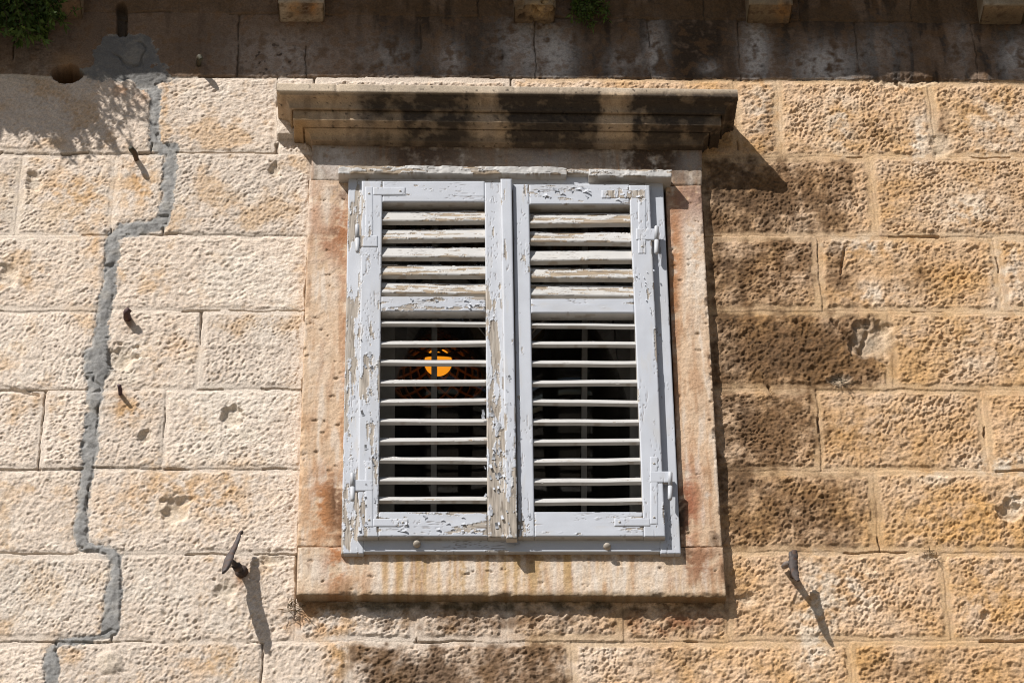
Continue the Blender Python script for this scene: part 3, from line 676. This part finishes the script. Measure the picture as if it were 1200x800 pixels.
def flake(mb, p, size, ang, curl, col=(.50, .53, .585)):
    n = 5; s, t = np.meshgrid(np.linspace(0, 1, n), np.linspace(-.5, .5, n), indexing='ij')
    size = size*.62; curl = curl*.7; wdt = size*random.uniform(.35, .7); t = t*(1-0.35*s*random.random())
    lift = curl*s**2*size; x = s*size; y = t*wdt
    ca, sa = math.cos(ang), math.sin(ang)
    X = x*ca-y*sa; Z = x*sa+y*ca
    V = np.stack([X*U, -(lift+.5)*U, Z*U], -1)+p
    V2 = V.copy(); V2[..., 1] += 0.4*U
    f = gridf(n, n)
    mb.add(np.concatenate([V.reshape(-1, 3), V2.reshape(-1, 3)]), np.concatenate([f, f[:, ::-1]+n*n]), col)

def shutter(name, label, stl, strr, tops, xl, xr, yt, ym, yb, slat_y, low_y, seed, flakes):
    """stl/strr: outer and inner stile quads, xl/xr functions of y for the opening"""
    mb = MB()
    pxboard(mb, stl, D_L, 16, R_, paint_hf(seed, 'T', .30 if seed == 600 else .20), .9)
    pxboard(mb, strr, D_L, 16, R_, paint_hf(seed+20, 'T', .26 if seed == 600 else .20), .9)
    for k, (y0, y1, dd) in enumerate([(yt[0], yt[1], -.4), (ym[0], ym[1], -.5), (yb[0], yb[1], -.3)]):
        pxboard(mb, [(xl(y0)+.2, y0), (xr(y0)-.2, y0), (xr(y1)-.2, y1), (xl(y1)+.2, y1)], D_L+dd, 15.6, R_, paint_hf(seed+40+k*20, 'S', (.16, .27, .27)[k]), .9)
    for (x, y, sz, an, cu) in flakes: flake(mb, W(x, y, D_L+.3), sz, math.radians(an), cu)
    leaf = mb.build('shutter', M_PAINT, win); leaf['label'] = label
    # steep closed louvres above the middle rail, open ones below
    def slats(ys, alpha, wd, th, wear, sd, jitter):
        mb = MB()
        for i, y in enumerate(ys):
            al = math.radians(alpha+random.uniform(-jitter, jitter)); d0 = D_L-1.2
            y_ = y+random.uniform(-.5, .5); tilt = random.uniform(-.9, .9); sag = random.uniform(-.5, .5)*U; kx = random.uniform(2, 7)
            A = W(xl(y)-1.5, y_+tilt, d0); B = W(xr(y)+1.5, y_-tilt, d0)
            up = np.array([0, math.cos(al), math.sin(al)])*wd*U
            nb = -np.array([0, -math.sin(al), math.cos(al)])*th*U       # thickness goes below the weathered face
            board(mb, A, B, B+up, A+up, nb, R_, paint_hf(sd+i*13, 'S', wear[i % len(wear)], 1), 1.3, lambda a, b: np.stack([0*a, sag*np.sin(kx*a), sag*np.sin(math.pi*a)+.13*U*np.sin(kx*2*a+sd)], -1), (.43, .41, .38))
        return mb
    slats([y-5.0 for y in slat_y], 66, 22.5, 6.6, [.50, .56, .46, .66, .52] if seed == 600 else [.62, .68, .34, .72, .42], seed+200, 1.0).build('louvre_panel', M_PAINT, leaf)
    slats([y-2.5 for y in low_y], 42, 18.5, 4.6, [.12, .2, .1, .22, .2, .12, .15, .28, .15, .1], seed+400, .8).build('louvre_panel', M_PAINT, leaf)
    return leaf
lin = lambda x0, x1, y0=212.0, y1=628.0: (lambda y: x0+(x1-x0)*(y-y0)/(y1-y0))
flL = [(random.gauss(580, 6), random.uniform(480, 620), random.uniform(5, 11), random.choice([60, 80, 100, 120, -80]), random.uniform(.3, .8)) for _ in range(30)] + \
      [(random.gauss(432, 7), random.uniform(380, 620), random.uniform(4, 10), random.choice([70, 90, 110, -90]), random.uniform(.3, .8)) for _ in range(20)] + \
      [(random.uniform(455, 565), random.uniform(603, 624), random.uniform(5, 9), random.choice([0, 180, 20]), random.uniform(.2, .7)) for _ in range(16)] + \
      [(random.uniform(455, 565), random.uniform(350, 362), random.uniform(4, 8), random.choice([0, 180, 20, -60]), random.uniform(.2, .7)) for _ in range(12)]
leafL = shutter('shutter', 'left shutter leaf, paint flaked to bare wood on its stiles',
    [(424, 212), (448.2, 212), (443.2, 628.5), (418.8, 628.5)], [(568, 214), (589, 214), (596, 629), (571.5, 629)], None,
    lin(448.2, 443.2), lin(568, 571.5), (212.3, 236.5), (347.5, 364.5), (599.5, 628.2),
    [263, 284.2, 305.6, 326.8, 347.5], [381.5, 404.5, 427, 450, 472.8, 495.5, 518.6, 541.6, 565.4, 588.4], 600, flL)
mb = MB()
pxboard(mb, [(586.6, 209.5), (599.6, 209.5), (606.4, 630.5), (593.2, 630.5)], D_AS, 9, R_, paint_hf(990, 'T', .16), 1.0)
for _ in range(14): flake(mb, W(random.uniform(594, 603), random.uniform(430, 620), D_AS+.3), random.uniform(3, 7), math.radians(random.choice([60, 90, 120])), random.uniform(.2, .6))
mb.build('cover_strip', M_PAINT, leafL)
flR = [(random.uniform(622, 690), random.uniform(217, 232), random.uniform(4, 11), random.choice([0, 180, 30, 200]), random.uniform(.3, .9)) for _ in range(14)] + \
      [(random.uniform(608, 622), random.uniform(604, 625), random.uniform(4, 8), 90, random.uniform(.2, .6)) for _ in range(6)] + \
      [(random.uniform(705, 755), random.uniform(222, 234), random.uniform(4, 9), 0, random.uniform(.2, .7)) for _ in range(8)] + \
      [(random.uniform(742, 766), random.uniform(310, 370), random.uniform(3, 6), -80, random.uniform(.2, .6)) for _ in range(10)]
leafR = shutter('shutter', 'right shutter leaf, paint mostly whole with flaked top rail',
    [(601, 216), (619.8, 216), (626.5, 628.5), (607.5, 628.5)], [(737.2, 217), (761, 217), (779.8, 628.5), (754.6, 628.5)], None,
    lin(619.8, 626.5), lin(737.2, 754.6), (216.3, 239.5), (350, 366.5), (599.5, 628.2),
    [266.5, 287.5, 309, 330, 350.5], [383, 405.5, 427.8, 451, 473.5, 496.4, 519.4, 542.6, 566, 589], 1400, flR)

# strap hinges: plate let into the leaf corner, knuckle on the frame
def hinge(leaf, kx, ky, side, arm_y, corner):
    mb = MB(); pc = (.47, .49, .525)
    tube(mb, [W(kx, ky-16, D_L+1.5), W(kx-.1*side, ky-15, D_L+1.5), W(kx-.15*side, ky, D_L+1.5)], [1.8*U, 2.6*U, 2.6*U], 12, pc)
    tube(mb, [W(kx-.15*side, ky+.8, D_L+1.5), W(kx-.3*side, ky+15, D_L+1.5), W(kx-.3*side, ky+17, D_L+1.5)], [2.6*U, 2.6*U, 1.4*U], 12, pc)
    hfp = paint_hf(1800+int(kx), 'T', .10)
    s = -side
    def q(x0, y0, x1, y1, dd): pxboard(mb, [(min(x0, x1), y0), (max(x0, x1), y0), (max(x0, x1), y1), (min(x0, x1), y1)], D_L+dd, 4, .8, hfp, .5)
    q(kx, arm_y, kx+s*24, arm_y+13, 1.0)                  # tongue from the knuckle on to the stile
    (vx, vy0, vy1, hx, hy) = corner
    q(vx, vy0, vx+s*9, vy1, .75)
    q(vx+s*9.2, hy, hx, hy+9, .72)
    for (x, y) in ((vx+s*4.5, vy0+8), (vx+s*4.5, vy1-8), (hx-s*6, hy+4.5)):
        tube(mb, [W(x, y, D_L+1.2), W(x, y, D_L+1.9)], [1.6*U, 1.2*U], 8, (.52, .5, .47))
    for k in range(3):                                    # frame leaf of the hinge
        pass
    mb.build('hinge', M_PAINT, leaf)
hinge(leafL, 418.5, 279, -1, 276, (428, 219, 285, 475, 219.5))
hinge(leafL, 412.8, 570, -1, 562, (428, 540, 617, 478, 607.5))
hinge(leafR, 769.5, 281, 1, 268, (757, 222, 297, 705, 223))
hinge(leafR, 785.5, 569, 1, 552, (771, 535, 614, 720, 607))
# round latch studs on the bottom rail of the frame
for (x, y) in ((488.5, 637), (711.5, 640)):
    mb = MB()
    tube(mb, [W(x, y, D_F-1), W(x, y, D_F+3), W(x, y, D_F+3.2), W(x, y, D_F+4.5), W(x, y, D_F+5.5)], [1.8*U, 1.8*U, 4.4*U, 4.0*U, 2.0*U], 14, (.36, .32, .27))
    mb.build('latch_stud', M_PAINT, win)

# glazed casement behind the shutters
cas_c = (.27, .26, .245)
def plain(c):
    def hf(S, T, w, h, P):
        r = fbm(S.astype(np.float32), T.astype(np.float32), 12, 3, 77)
        cc = np.empty(S.shape+(3,), np.float32); cc[:] = c; cc *= (1+.12*r)[..., None]
        return 0.1*r, cc
    return hf
mb = MB(); DC = -46
ctop, cbot = 214, 640
for (x0, x1, dd) in ((438, 462, 0), (588, 610, 0), (738, 762, 0), (504.6, 511.4, -3), (681, 687.5, -3)):
    pxboard(mb, [(x0+2, 190), (x1+2, 190), (x1, 625), (x0, 625)], DC+dd, 9 if dd else 12, 2.5, plain(cas_c), .8)
for (y0, y1) in ((190, 214), (611, 640)):
    pxboard(mb, [(440, y0), (760, y0), (760, y1), (440, y1)], DC-1, 11, 3, plain(cas_c), .8)
cas = mb.build('casement', M_PAINT, win); cas['label'] = 'dark glazed casement with thin upright bars behind the louvres'
gl = bpy.data.materials.new('window_glass'); gl.use_nodes = True; n = gl.node_tree
n.nodes.remove(n.nodes['Principled BSDF'])
tr = n.nodes.new('ShaderNodeBsdfTransparent'); gy = n.nodes.new('ShaderNodeBsdfGlossy'); gy.inputs['Roughness'].default_value = .02
fr = n.nodes.new('ShaderNodeFresnel'); fr.inputs[0].default_value = 1.45; mx = n.nodes.new('ShaderNodeMixShader')
tr.inputs[0].default_value = (.92, .94, .93, 1)
n.links.new(fr.outputs[0], mx.inputs[0]); n.links.new(tr.outputs[0], mx.inputs[1]); n.links.new(gy.outputs[0], mx.inputs[2])
n.links.new(mx.outputs[0], n.nodes['Material Output'].inputs[0])
for (x0, x1) in ((450, 597), (597, 750)):
    mb = MB(); q = [W(x0, 200, DC-7), W(x1, 200, DC-7), W(x1, 620, DC-7), W(x0, 620, DC-7)]; bk = np.array([0, 0.003, 0])
    mb.add(q+[p+bk for p in q], [[0, 1, 2, 3], [7, 6, 5, 4], [0, 4, 5, 1], [1, 5, 6, 2], [2, 6, 7, 3], [3, 7, 4, 0]], (.5, .5, .5))
    mb.build('pane', gl, cas)

# ================================================================== LAMP IN THE ROOM
DL = -330
lc = W(513.5, 424.5, DL); sc = U*(1+abs(DL)*U/DIST*1.0)
lamp = empty('pendant_lamp', lc)
tag(lamp, 'lit orange globe pendant lamp with woven shade seen through the left louvres', 'lamp')
em = bpy.data.materials.new('glowing_globe'); em.use_nodes = True
eb = em.node_tree.nodes['Principled BSDF']; eb.inputs['Base Color'].default_value = (.8, .4, .05, 1)
eb.inputs['Emission Color'].default_value = (1.0, .32, .014, 1); eb.inputs['Emission Strength'].default_value = 1.0
mb = MB(); r = 16.5*sc
th_, ph_ = np.meshgrid(np.linspace(0.001, math.pi-.001, 24), np.linspace(0, 2*math.pi, 37), indexing='ij')
V = np.stack([r*np.sin(th_)*np.cos(ph_), r*np.sin(th_)*np.sin(ph_), r*np.cos(th_)], -1)+lc
mb.add(V.reshape(-1, 3), gridf(24, 37), (.8, .4, .05)); mb.build('globe', em, lamp)
mb = MB(); nl_ = 9
rim = lc + np.array([0, 0, -26*sc])
def cone(t, a):
    rr = (56-42*t**1.6)*sc; return rim+np.array([rr*math.cos(a), rr*math.sin(a), (t*62)*sc])
for k in range(nl_*2):
    for sg in (1, -1):
        pts = [cone(t, 2*math.pi*k/(nl_*2)+sg*t*1.5) for t in np.linspace(0, 1, 12)]
        tube(mb, pts, 1.7*sc, 5, (.22, .11, .05))
for t in (0, 1):
    tube(mb, [cone(t, a) for a in np.linspace(0, 2*math.pi, 40)], 2.4*sc, 6, (.30, .15, .06))
mb.build('woven_shade', M_IRON, lamp)
mb = MB(); tube(mb, [lc+np.array([0, 0, r]), lc+np.array([0, 0, 60*sc]), np.array([lc[0], lc[1], bz1-.01])], 2.2*U, 6, (.05, .04, .03)); mb.build('cord', M_IRON, lamp)

# ================================================================== GUTTER AND CORBELS
bs = float(G(600, 92.5)[1]); PE = 160.0
be = bs + PE*TZ                                            # height of the gutter's lower front edge
bsl = float(G(1000, 97)[1]-G(200, 91)[1])/float(G(1000, 97)[0]-G(200, 91)[0])
mb = MB(); na = 500
prof = [(-6, be+3), (60, be+2), (PE-4, be), (PE-1, be+.4), (PE, be+2), (PE, be+8), (PE, be+22), (PE+5, be+30), (PE+12, be+44), (PE+14, be+60), (PE+14, be+84), (PE+10, be+86), (-6, be+90)]
prof = np.array(prof); ug = np.linspace(a0-200, a1+60, na).astype(np.float32)
aa = np.repeat(ug[None], len(prof), 0); dd = np.repeat(prof[:, :1], na, 1); bb = np.repeat(prof[:, 1:], na, 1)+bsl*aa
rag = 1.2*fbm(ug, 0*ug, 26, 4, 701)+0.6*gn(ug/6, 0*ug, 703)
ch1 = lambda c_, w_: np.exp(-((ug-c_)/w_)**4)
A_ = lambda x: float(G(x, 93)[0]) - TX*PE
rag = rag + 11*ch1((A_(1035)+A_(1095))/2, (A_(1100)-A_(1035))/2.3) + 12*ch1((A_(1142)+A_(1162))/2, 12) + 3*ch1(A_(1010), 20)
infl = np.array([0, .15, 1, 1, .8, .3, 0, 0, 0, 0, 0, 0, 0])[:, None]
bb = bb + infl*rag[None]; dd = dd - infl*0.2*rag[None]
cg = np.empty(aa.shape+(3,), np.float32); cg[:] = (.40, .33, .25)
cg *= (1+.2*fbm(aa.astype(np.float32), (dd+bb).astype(np.float32), 40, 3, 705))[..., None]
mb.add(A3(aa, bb, dd).reshape(-1, 3), gridf(len(prof), na)[:, ::-1], cg.reshape(-1, 3))
e0 = A3(aa[:, 0], bb[:, 0], dd[:, 0]); e1 = A3(aa[:, -1], bb[:, -1], dd[:, -1])
for e in (e0, e1):
    n_ = len(e); k = n_//2
    mb.add(e, [[i, i+1, n_-2-i, n_-1-i] for i in range(k-1)], (.4, .33, .25))
gut = mb.build('stone_gutter', M_DRESS)
tag(gut, 'projecting stone gutter running along the top of the wall above the window', 'gutter')
def corbel(x0, x1, yb, label, seed, lst, broken=0):
    pf = 38.0
    aL_, b_ = G(x0, yb, 3); aR_, _ = G(x1, yb, 3)
    top = be+2+bsl*aL_
    zz = [b_, b_+1.5, b_+16, b_+30, b_+36, b_+50, b_+70, b_+100, top]
    pr = [pf-1.2, pf, pf+.5, pf+1, pf+5, pf+18, pf+42, pf+76, pf+86]
    zi = np.linspace(b_, top, 110); pi_ = np.interp(zi, zz, pr)
    wv = aR_-aL_; nx = 46; s = np.linspace(0, 1, nx)
    AA = (aL_+wv*s)[:, None]+0*zi; BB = zi+0*AA; DD = pi_+0*AA
    X = AA.astype(np.float32); Z = BB.astype(np.float32)
    r1 = fbm(X, Z, 18, 4, seed); r2 = fbm(X, Z, 5, 3, seed+1)
    ed = np.minimum(s, 1-s)[:, None]*wv
    DD = DD + .7*r1+.4*r2 - 1.5*(1-np.clip(ed/2, 0, 1))**2
    if broken: DD = DD - broken*ss(.0, .5, fbm(X, Z, 22, 3, seed+5)+.1) - 5*ss(6, 0, ed)*ss(-.2, .4, r1)
    P_ = A3(AA, BB, DD); qx, qy = PX(P_)
    c = np.empty(AA.shape+(3,), np.float32); c[:] = (.25, .19, .125); c *= (1+.16*r1+.12*r2)[..., None]
    for (cx, cy, rx, ry, k, col) in lst: c = mixc(c, np.clip(k*blob(qx, qy, cx, cy, rx, ry)*ss(-.6, .4, r1+.4*r2+.1), 0, 1), np.array(col))
    mb = MB(); nz = len(zi)
    f = gridf(nx, nz); mb.add(P_.reshape(-1, 3), f, c.reshape(-1, 3))
    for i, fl in ((0, True), (nx-1, False)):                # cheeks
        t = np.linspace(0, 1, 12); Q = A3(np.repeat(AA[i][:, None], 12, 1), np.repeat(BB[i][:, None], 12, 1), DD[i][:, None]*(1-t)-6*t)
        ff = gridf(nz, 12); mb.add(Q.reshape(-1, 3), ff[:, ::-1] if not fl else ff, np.repeat(c[i][:, None], 12, 1).reshape(-1, 3))
    t = np.linspace(0, 1, 40); Q = A3(np.repeat(AA[:, 0][:, None], 40, 1), np.repeat(BB[:, 0][:, None], 40, 1), DD[:, 0][:, None]*(1-t)-6*t)
    ux = (Q[..., 0]/U).astype(np.float32); uy = (Q[..., 1]/U).astype(np.float32)
    u1 = fbm(ux, uy, 14, 4, seed+8); u2 = fbm(ux, uy, 4, 3, seed+9); kx, ky = PX(Q)
    Q[..., 2] += (1.0*u1+.5*u2 + broken*.9*ss(-.1, .5, u1) + 3*(1-np.clip(ed/3, 0, 1))**2 + 3*(1-np.clip(t*40/4, 0, 1))**2)*U*(t < .98)
    cu = np.empty(ux.shape+(3,), np.float32); cu[:] = (.21, .155, .10); cu *= (1+.2*u1+.15*u2)[..., None]
    for (cx, cy, rx, ry, k, col) in lst: cu = mixc(cu, np.clip(k*blob(kx, ky, cx, cy, rx, ry)*ss(-.6, .4, u1+.4*u2+.1), 0, 1), np.array(col))
    cu = mixc(cu, ss(.25, .6, u1-.3*u2)*.6, np.array([.09, .06, .04]))
    mb.add(Q.reshape(-1, 3), gridf(nx, 40)[:, ::-1], cu.reshape(-1, 3))
    o = mb.build('corbel', M_DRESS); tag(o, label, 'corbel', 'stone corbels under the gutter'); return o
pb = (.50, .40, .27)
corbel(44, 97, 20, 'pale stone corbel half behind the green shrub at the upper left', 720, [(80, 8, 14, 12, .8, (.20, .10, .05)), (60, 10, 30, 20, .5, pb)])
corbel(327, 380, 24, 'pale square corbel with a round brown stain above the left end of the cornice', 730, [(350, 12, 60, 40, 1.2, (.44, .37, .28)), (357, 11, 12, 9, 1.1, (.05, .03, .02)), (345, 10, 8, 10, .7, (.46, .24, .07)), (368, 10, 6, 9, .7, (.46, .22, .06))])
corbel(602, 650, 26, 'broken dark corbel with a tan scar beside the small green plant', 740, [(630, 10, 40, 30, 1.0, (.11, .08, .055)), (633, 12, 15, 11, 1.3, (.50, .36, .19))], 9)
corbel(875, 926, 26, 'mossy tan corbel above the right end of the cornice', 750, [(890, 10, 20, 20, .5, (.27, .22, .14)), (918, 12, 10, 14, .8, (.40, .22, .08)), (922, 5, 4, 8, .8, (.05, .03, .02))])
corbel(1148, 1198, 27, 'dark tan corbel at the far upper right', 760, [(1165, 10, 40, 30, .6, (.27, .21, .13)), (1180, 20, 20, 6, .6, (.08, .06, .04)), (1160, 4, 20, 4, .5, (.45, .40, .32))])

# ================================================================== IRONWORK
rustc = (.055, .042, .038)
def iron_col(c, k=.25): return tuple(x*(1+random.uniform(-k, k)) for x in c)
# left shutter holdback: square arm out of the wall carrying a leaf shaped catch that leans out at its foot
hb = empty('shutter_holdback', W(280, 668, 0)); tag(hb, 'rusty iron shutter holdback with a tall leaf-shaped catch, left of the window', 'holdback', 'iron shutter holdbacks')
mb = MB()
forge(mb, [W(282, 668, -6), W(279, 664, 20), W(272, 657.5, 29), W(268, 655, 34)], [3.8*U, 3.0*U, 2.7*U, 2.5*U], 14, rustc)
forge(mb, [W(283, 669, 0), W(282.4, 668.4, 2.5)], [8*U, 6*U], 10, (.08, .055, .045))
forge(mb, [W(276, 668, 16), W(278, 664, 19), W(277, 660, 22)], [3*U, 6.5*U, 4*U], 14, rustc)
mb.build('arm', M_IRON, hb)
mb = MB()
forge(mb, [W(283.6, 626, 13), W(282.4, 622.5, 14.5), W(280.6, 625, 17), W(279.4, 630, 18.5), W(277, 636, 21), W(272.5, 646, 25), W(269, 652, 29), W(267.2, 659, 37), W(264.5, 666, 46), W(262.5, 670, 51)],
     [1.6*U, 2.6*U, 3.2*U, 3.6*U, 4.6*U, 6.0*U, 7.4*U, 7.6*U, 6.2*U, 3.0*U], 10, (.075, .062, .062), ((1, 0, 0), .5))
forge(mb, [W(271, 652, 28), W(270.6, 651, 33)], [3.2*U, 2.2*U], 14, rustc)
mb.build('catch', M_IRON, hb)
hb = empty('shutter_holdback', W(921, 661, 0)); tag(hb, 'rusty iron shutter holdback with a short straight catch, right of the window', 'holdback', 'iron shutter holdbacks')
mb = MB()
forge(mb, [W(930, 676, -6), W(929, 670, 14), W(928, 661, 31)], [4.6*U, 3.4*U, 2.8*U], 14, rustc)
forge(mb, [W(919, 663, 4), W(922, 661, 15), W(926, 659.5, 26)], [3.4*U, 4*U, 3*U], 8, (.16, .14, .13))
mb.build('arm', M_IRON, hb)
mb = MB()
forge(mb, [W(931, 645, 26), W(930.6, 648, 27), W(929.6, 656, 30), W(929.8, 664, 33), W(932, 674, 36.5), W(934.4, 679, 39), W(935.6, 680, 41)],
     [3.2*U, 4.4*U, 5.0*U, 5.2*U, 4.0*U, 2.6*U, 2.0*U], 14, rustc, ((1, 0, 0), .55))
forge(mb, [W(926.5, 647, 27), W(927, 651, 28.5), W(928.4, 656, 30)], [2*U, 2.6*U, 2*U], 14, rustc)
mb.build('catch', M_IRON, hb)
# pins left in the wall along the cement
def pin(label, pts, rad, fl=None):
    mb = MB(); forge(mb, pts, [r*U for r in rad], 12, iron_col(rustc), fl)
    tag(mb.build('iron_pin', M_IRON), label, 'iron pin', 'iron pins left in the wall')
pin('stubby rusted iron pin just below the joint right of the cement', [W(150, 376, -6), W(149, 370, 7), W(148, 366, 12), W(152, 362, 14)], [4.8, 4.6, 4, 3.6])
pin('thin flat iron pin low beside the cement, under the dark stain', [W(141, 464, -4), W(141, 457, 9), W(139.4, 451, 16)], [2.2, 2.6, 2.2])
pin('bent iron pin at the shadow edge, topmost beside the cement', [W(161, 190, -5), W(158.5, 181, 11), W(154, 175, 19), W(153, 173, 22)], [2.6, 3.4, 3.6, 2.6])
pin('small iron pin stub in the shaded top course', [W(233, 78, -4), W(233, 72, 10), W(234, 67, 19), W(236, 70, 21)], [3, 3.4, 4.2, 2.4])
# rusty fixing lugs at the frame's sides
# ================================================================== PLANTS
def leaf(mb, p, dirv, ln, wd, col, droop=.2):
    d = dirv/np.linalg.norm(dirv)
    sdv = np.cross(d, np.array([random.gauss(0, 1), random.gauss(0, 1), random.gauss(0, 1)])); sdv /= np.linalg.norm(sdv)
    nn = np.cross(d, sdv); g = np.array([0, 0, -droop*ln])
    mid = p+d*ln*.5+g*.3; tip = p+d*ln+g
    V = [p, mid+sdv*wd*.5+nn*wd*.15, tip, mid-sdv*wd*.5+nn*wd*.15, mid]
    mb.add(V, [[0, 1, 2, 4], [0, 4, 2, 3]], col)
def green(): 
    k = random.random()**.7; b = random.uniform(.7, 1.6)
    return (np.array([.045, .085, .02])*(1-k)+np.array([.10, .15, .03])*k)*b
def twig(mbl, mbs, pts, n, ln, spread, rad):
    pts = [np.asarray(p, float) for p in pts]
    t = np.linspace(0, 1, 14); seg_ = np.linspace(0, 1, len(pts))
    Q = np.stack([np.interp(t, seg_, [p[i] for p in pts]) for i in range(3)], 1)
    Q = Q + np.random.RandomState(random.randrange(9999)).normal(0, 1.2*U, Q.shape)
    tube(mbs, list(Q), list(np.linspace(rad, rad*.3, 14)*U), 5, (.10, .07, .04))
    for _ in range(n):
        k = random.uniform(.05, 1)**.75; p = np.array([np.interp(k, t, Q[:, i]) for i in range(3)])
        j = min(12, int(k*13)); ax = Q[j+1]-Q[j]; ax /= np.linalg.norm(ax)
        dv = ax*random.uniform(.3, 1.0)+np.array([random.gauss(0, spread), random.gauss(0, spread), random.gauss(0, spread)])
        leaf(mbl, p, dv, ln*random.uniform(.6, 1.3)*U, ln*.42*U*random.uniform(.7, 1.2), green())
mbl = mbs = MB()
# sprays drooping over the gutter lip (their shadow lies across the wall below)
root = A3(float(G(10, 93)[0])-TX*150, be+70, 120.0)
def cast(sx, sy, p):                                         # the point p units out whose shadow falls at pixel (sx,sy)
    a_, b_ = G(sx, sy); return A3(a_-TX*p, b_+TZ*p, p)
for k in range(46):
    tx_ = random.uniform(-30, 185); 
    ty_ = np.interp(tx_, [-30, 0, 30, 60, 90, 130, 165, 185], [135, 140, 165, 184, 190, 188, 178, 160])+random.uniform(-34, 4)
    if tx_ > 150: ty_ -= random.uniform(0, 30)
    p1 = random.uniform(150, 185)
    tip = cast(tx_, ty_, p1)
    st = cast(tx_*0.55-10+random.uniform(-14, 14), 60+random.uniform(-16, 6), p1+random.uniform(-8, 4)); mid = (tip+st)/2+np.array([random.gauss(0, 4)*U, -3*U, 9*U])
    twig(mbl, mbs, [st, mid, tip], 56 if tx_ < 140 else 40, 11, .55, 1.4)
for k in range(150):                                          # dense body above
    tip = cast(random.uniform(-70, 108), random.uniform(88, 158), random.uniform(140, 185)); st = tip+np.array([random.gauss(-8, 14)*U, random.gauss(0, 8)*U, 60*U])
    twig(mbl, mbs, [st, (st+tip)/2+np.array([0, -5*U, 6*U]), tip], 70, 11, .6, 1.6)
# sprays between the wall and the gutter, seen against the wall
for k in range(44):
    x = random.uniform(-40, 74); y = np.interp(x, [-40, 0, 40, 60, 80], [45, 34, 46, 40, 18])+random.uniform(-26, 8); d = random.uniform(22, 60)
    tip = W(x, y, d); st = W(x-random.uniform(5, 30), y-random.uniform(45, 75), d+random.uniform(-6, 10))
    twig(mbl, mbs, [st, (st+tip)/2+np.array([0, -4*U, 8*U]), tip], 60, 11, .6, 1.3)
twig(mbl, mbs, [W(40, 30, 40), W(70, 22, 42), W(96, 8, 44)], 30, 7, .5, 1.2)
tag(mbl.build('wall_shrub', M_LEAF), 'green leafy shrub hanging over the gutter at the upper left corner', 'shrub')

def tuft(label, x, y, d, n, ln, cols, spread=.8, up=.6, name='wall_plant', cat='plant', grp=None):
    e = MB(); r0 = W(x, y, d)
    for k in range(n):
        dv = np.array([random.gauss(0, spread), -abs(random.gauss(.4, .3)), random.gauss(up, .5)])
        st = r0+np.array([random.gauss(0, ln*.45)*U, 0, random.gauss(0, ln*.3)*U]); c = np.array(random.choice(cols))*random.uniform(.7, 1.3)
        dv = dv/np.linalg.norm(dv)
        L = ln*random.uniform(.5, 1.2)*U
        leaf(e, st, dv, L, L*(.4 if name == 'wall_plant' else .10), c, .25)
    o = e.build(name, M_LEAF); tag(o, label, cat, grp); return o
mbl = mbs = MB()
for k in range(26):
    x = random.gauss(686, 17); y = random.uniform(-8, 34); st = W(682+random.gauss(0, 8), min(y-12, 10), 3)
    tip = W(x, y, random.uniform(8, 22)); twig(mbl, mbs, [st, (st+tip)/2+np.array([0, -5*U, 2*U]), tip], 30, 7, .7, .9)
tag(mbl.build('wall_plant', M_LEAF), 'small green plant growing on the wall beside the broken corbel', 'plant')
dry = [(.16, .10, .05), (.10, .075, .04), (.22, .15, .08)]
tuft('dry brown weed growing where the sill meets the left wall', 344, 712, 2, 60, 13, dry, .8, .3, 'dry_weed', 'weed', 'dry weeds in the joints')
tuft('dark dry weed in the joint right of the window under the fractured block', 985, 447, 1, 60, 10, [(.05, .04, .025), (.08, .06, .03)], 1.2, .2, 'dry_weed', 'weed', 'dry weeds in the joints')
tuft('small dry weed in the joint at the right, above the orange block', 1091, 650, 1, 46, 9, dry, 1.1, .3, 'dry_weed', 'weed', 'dry weeds in the joints')
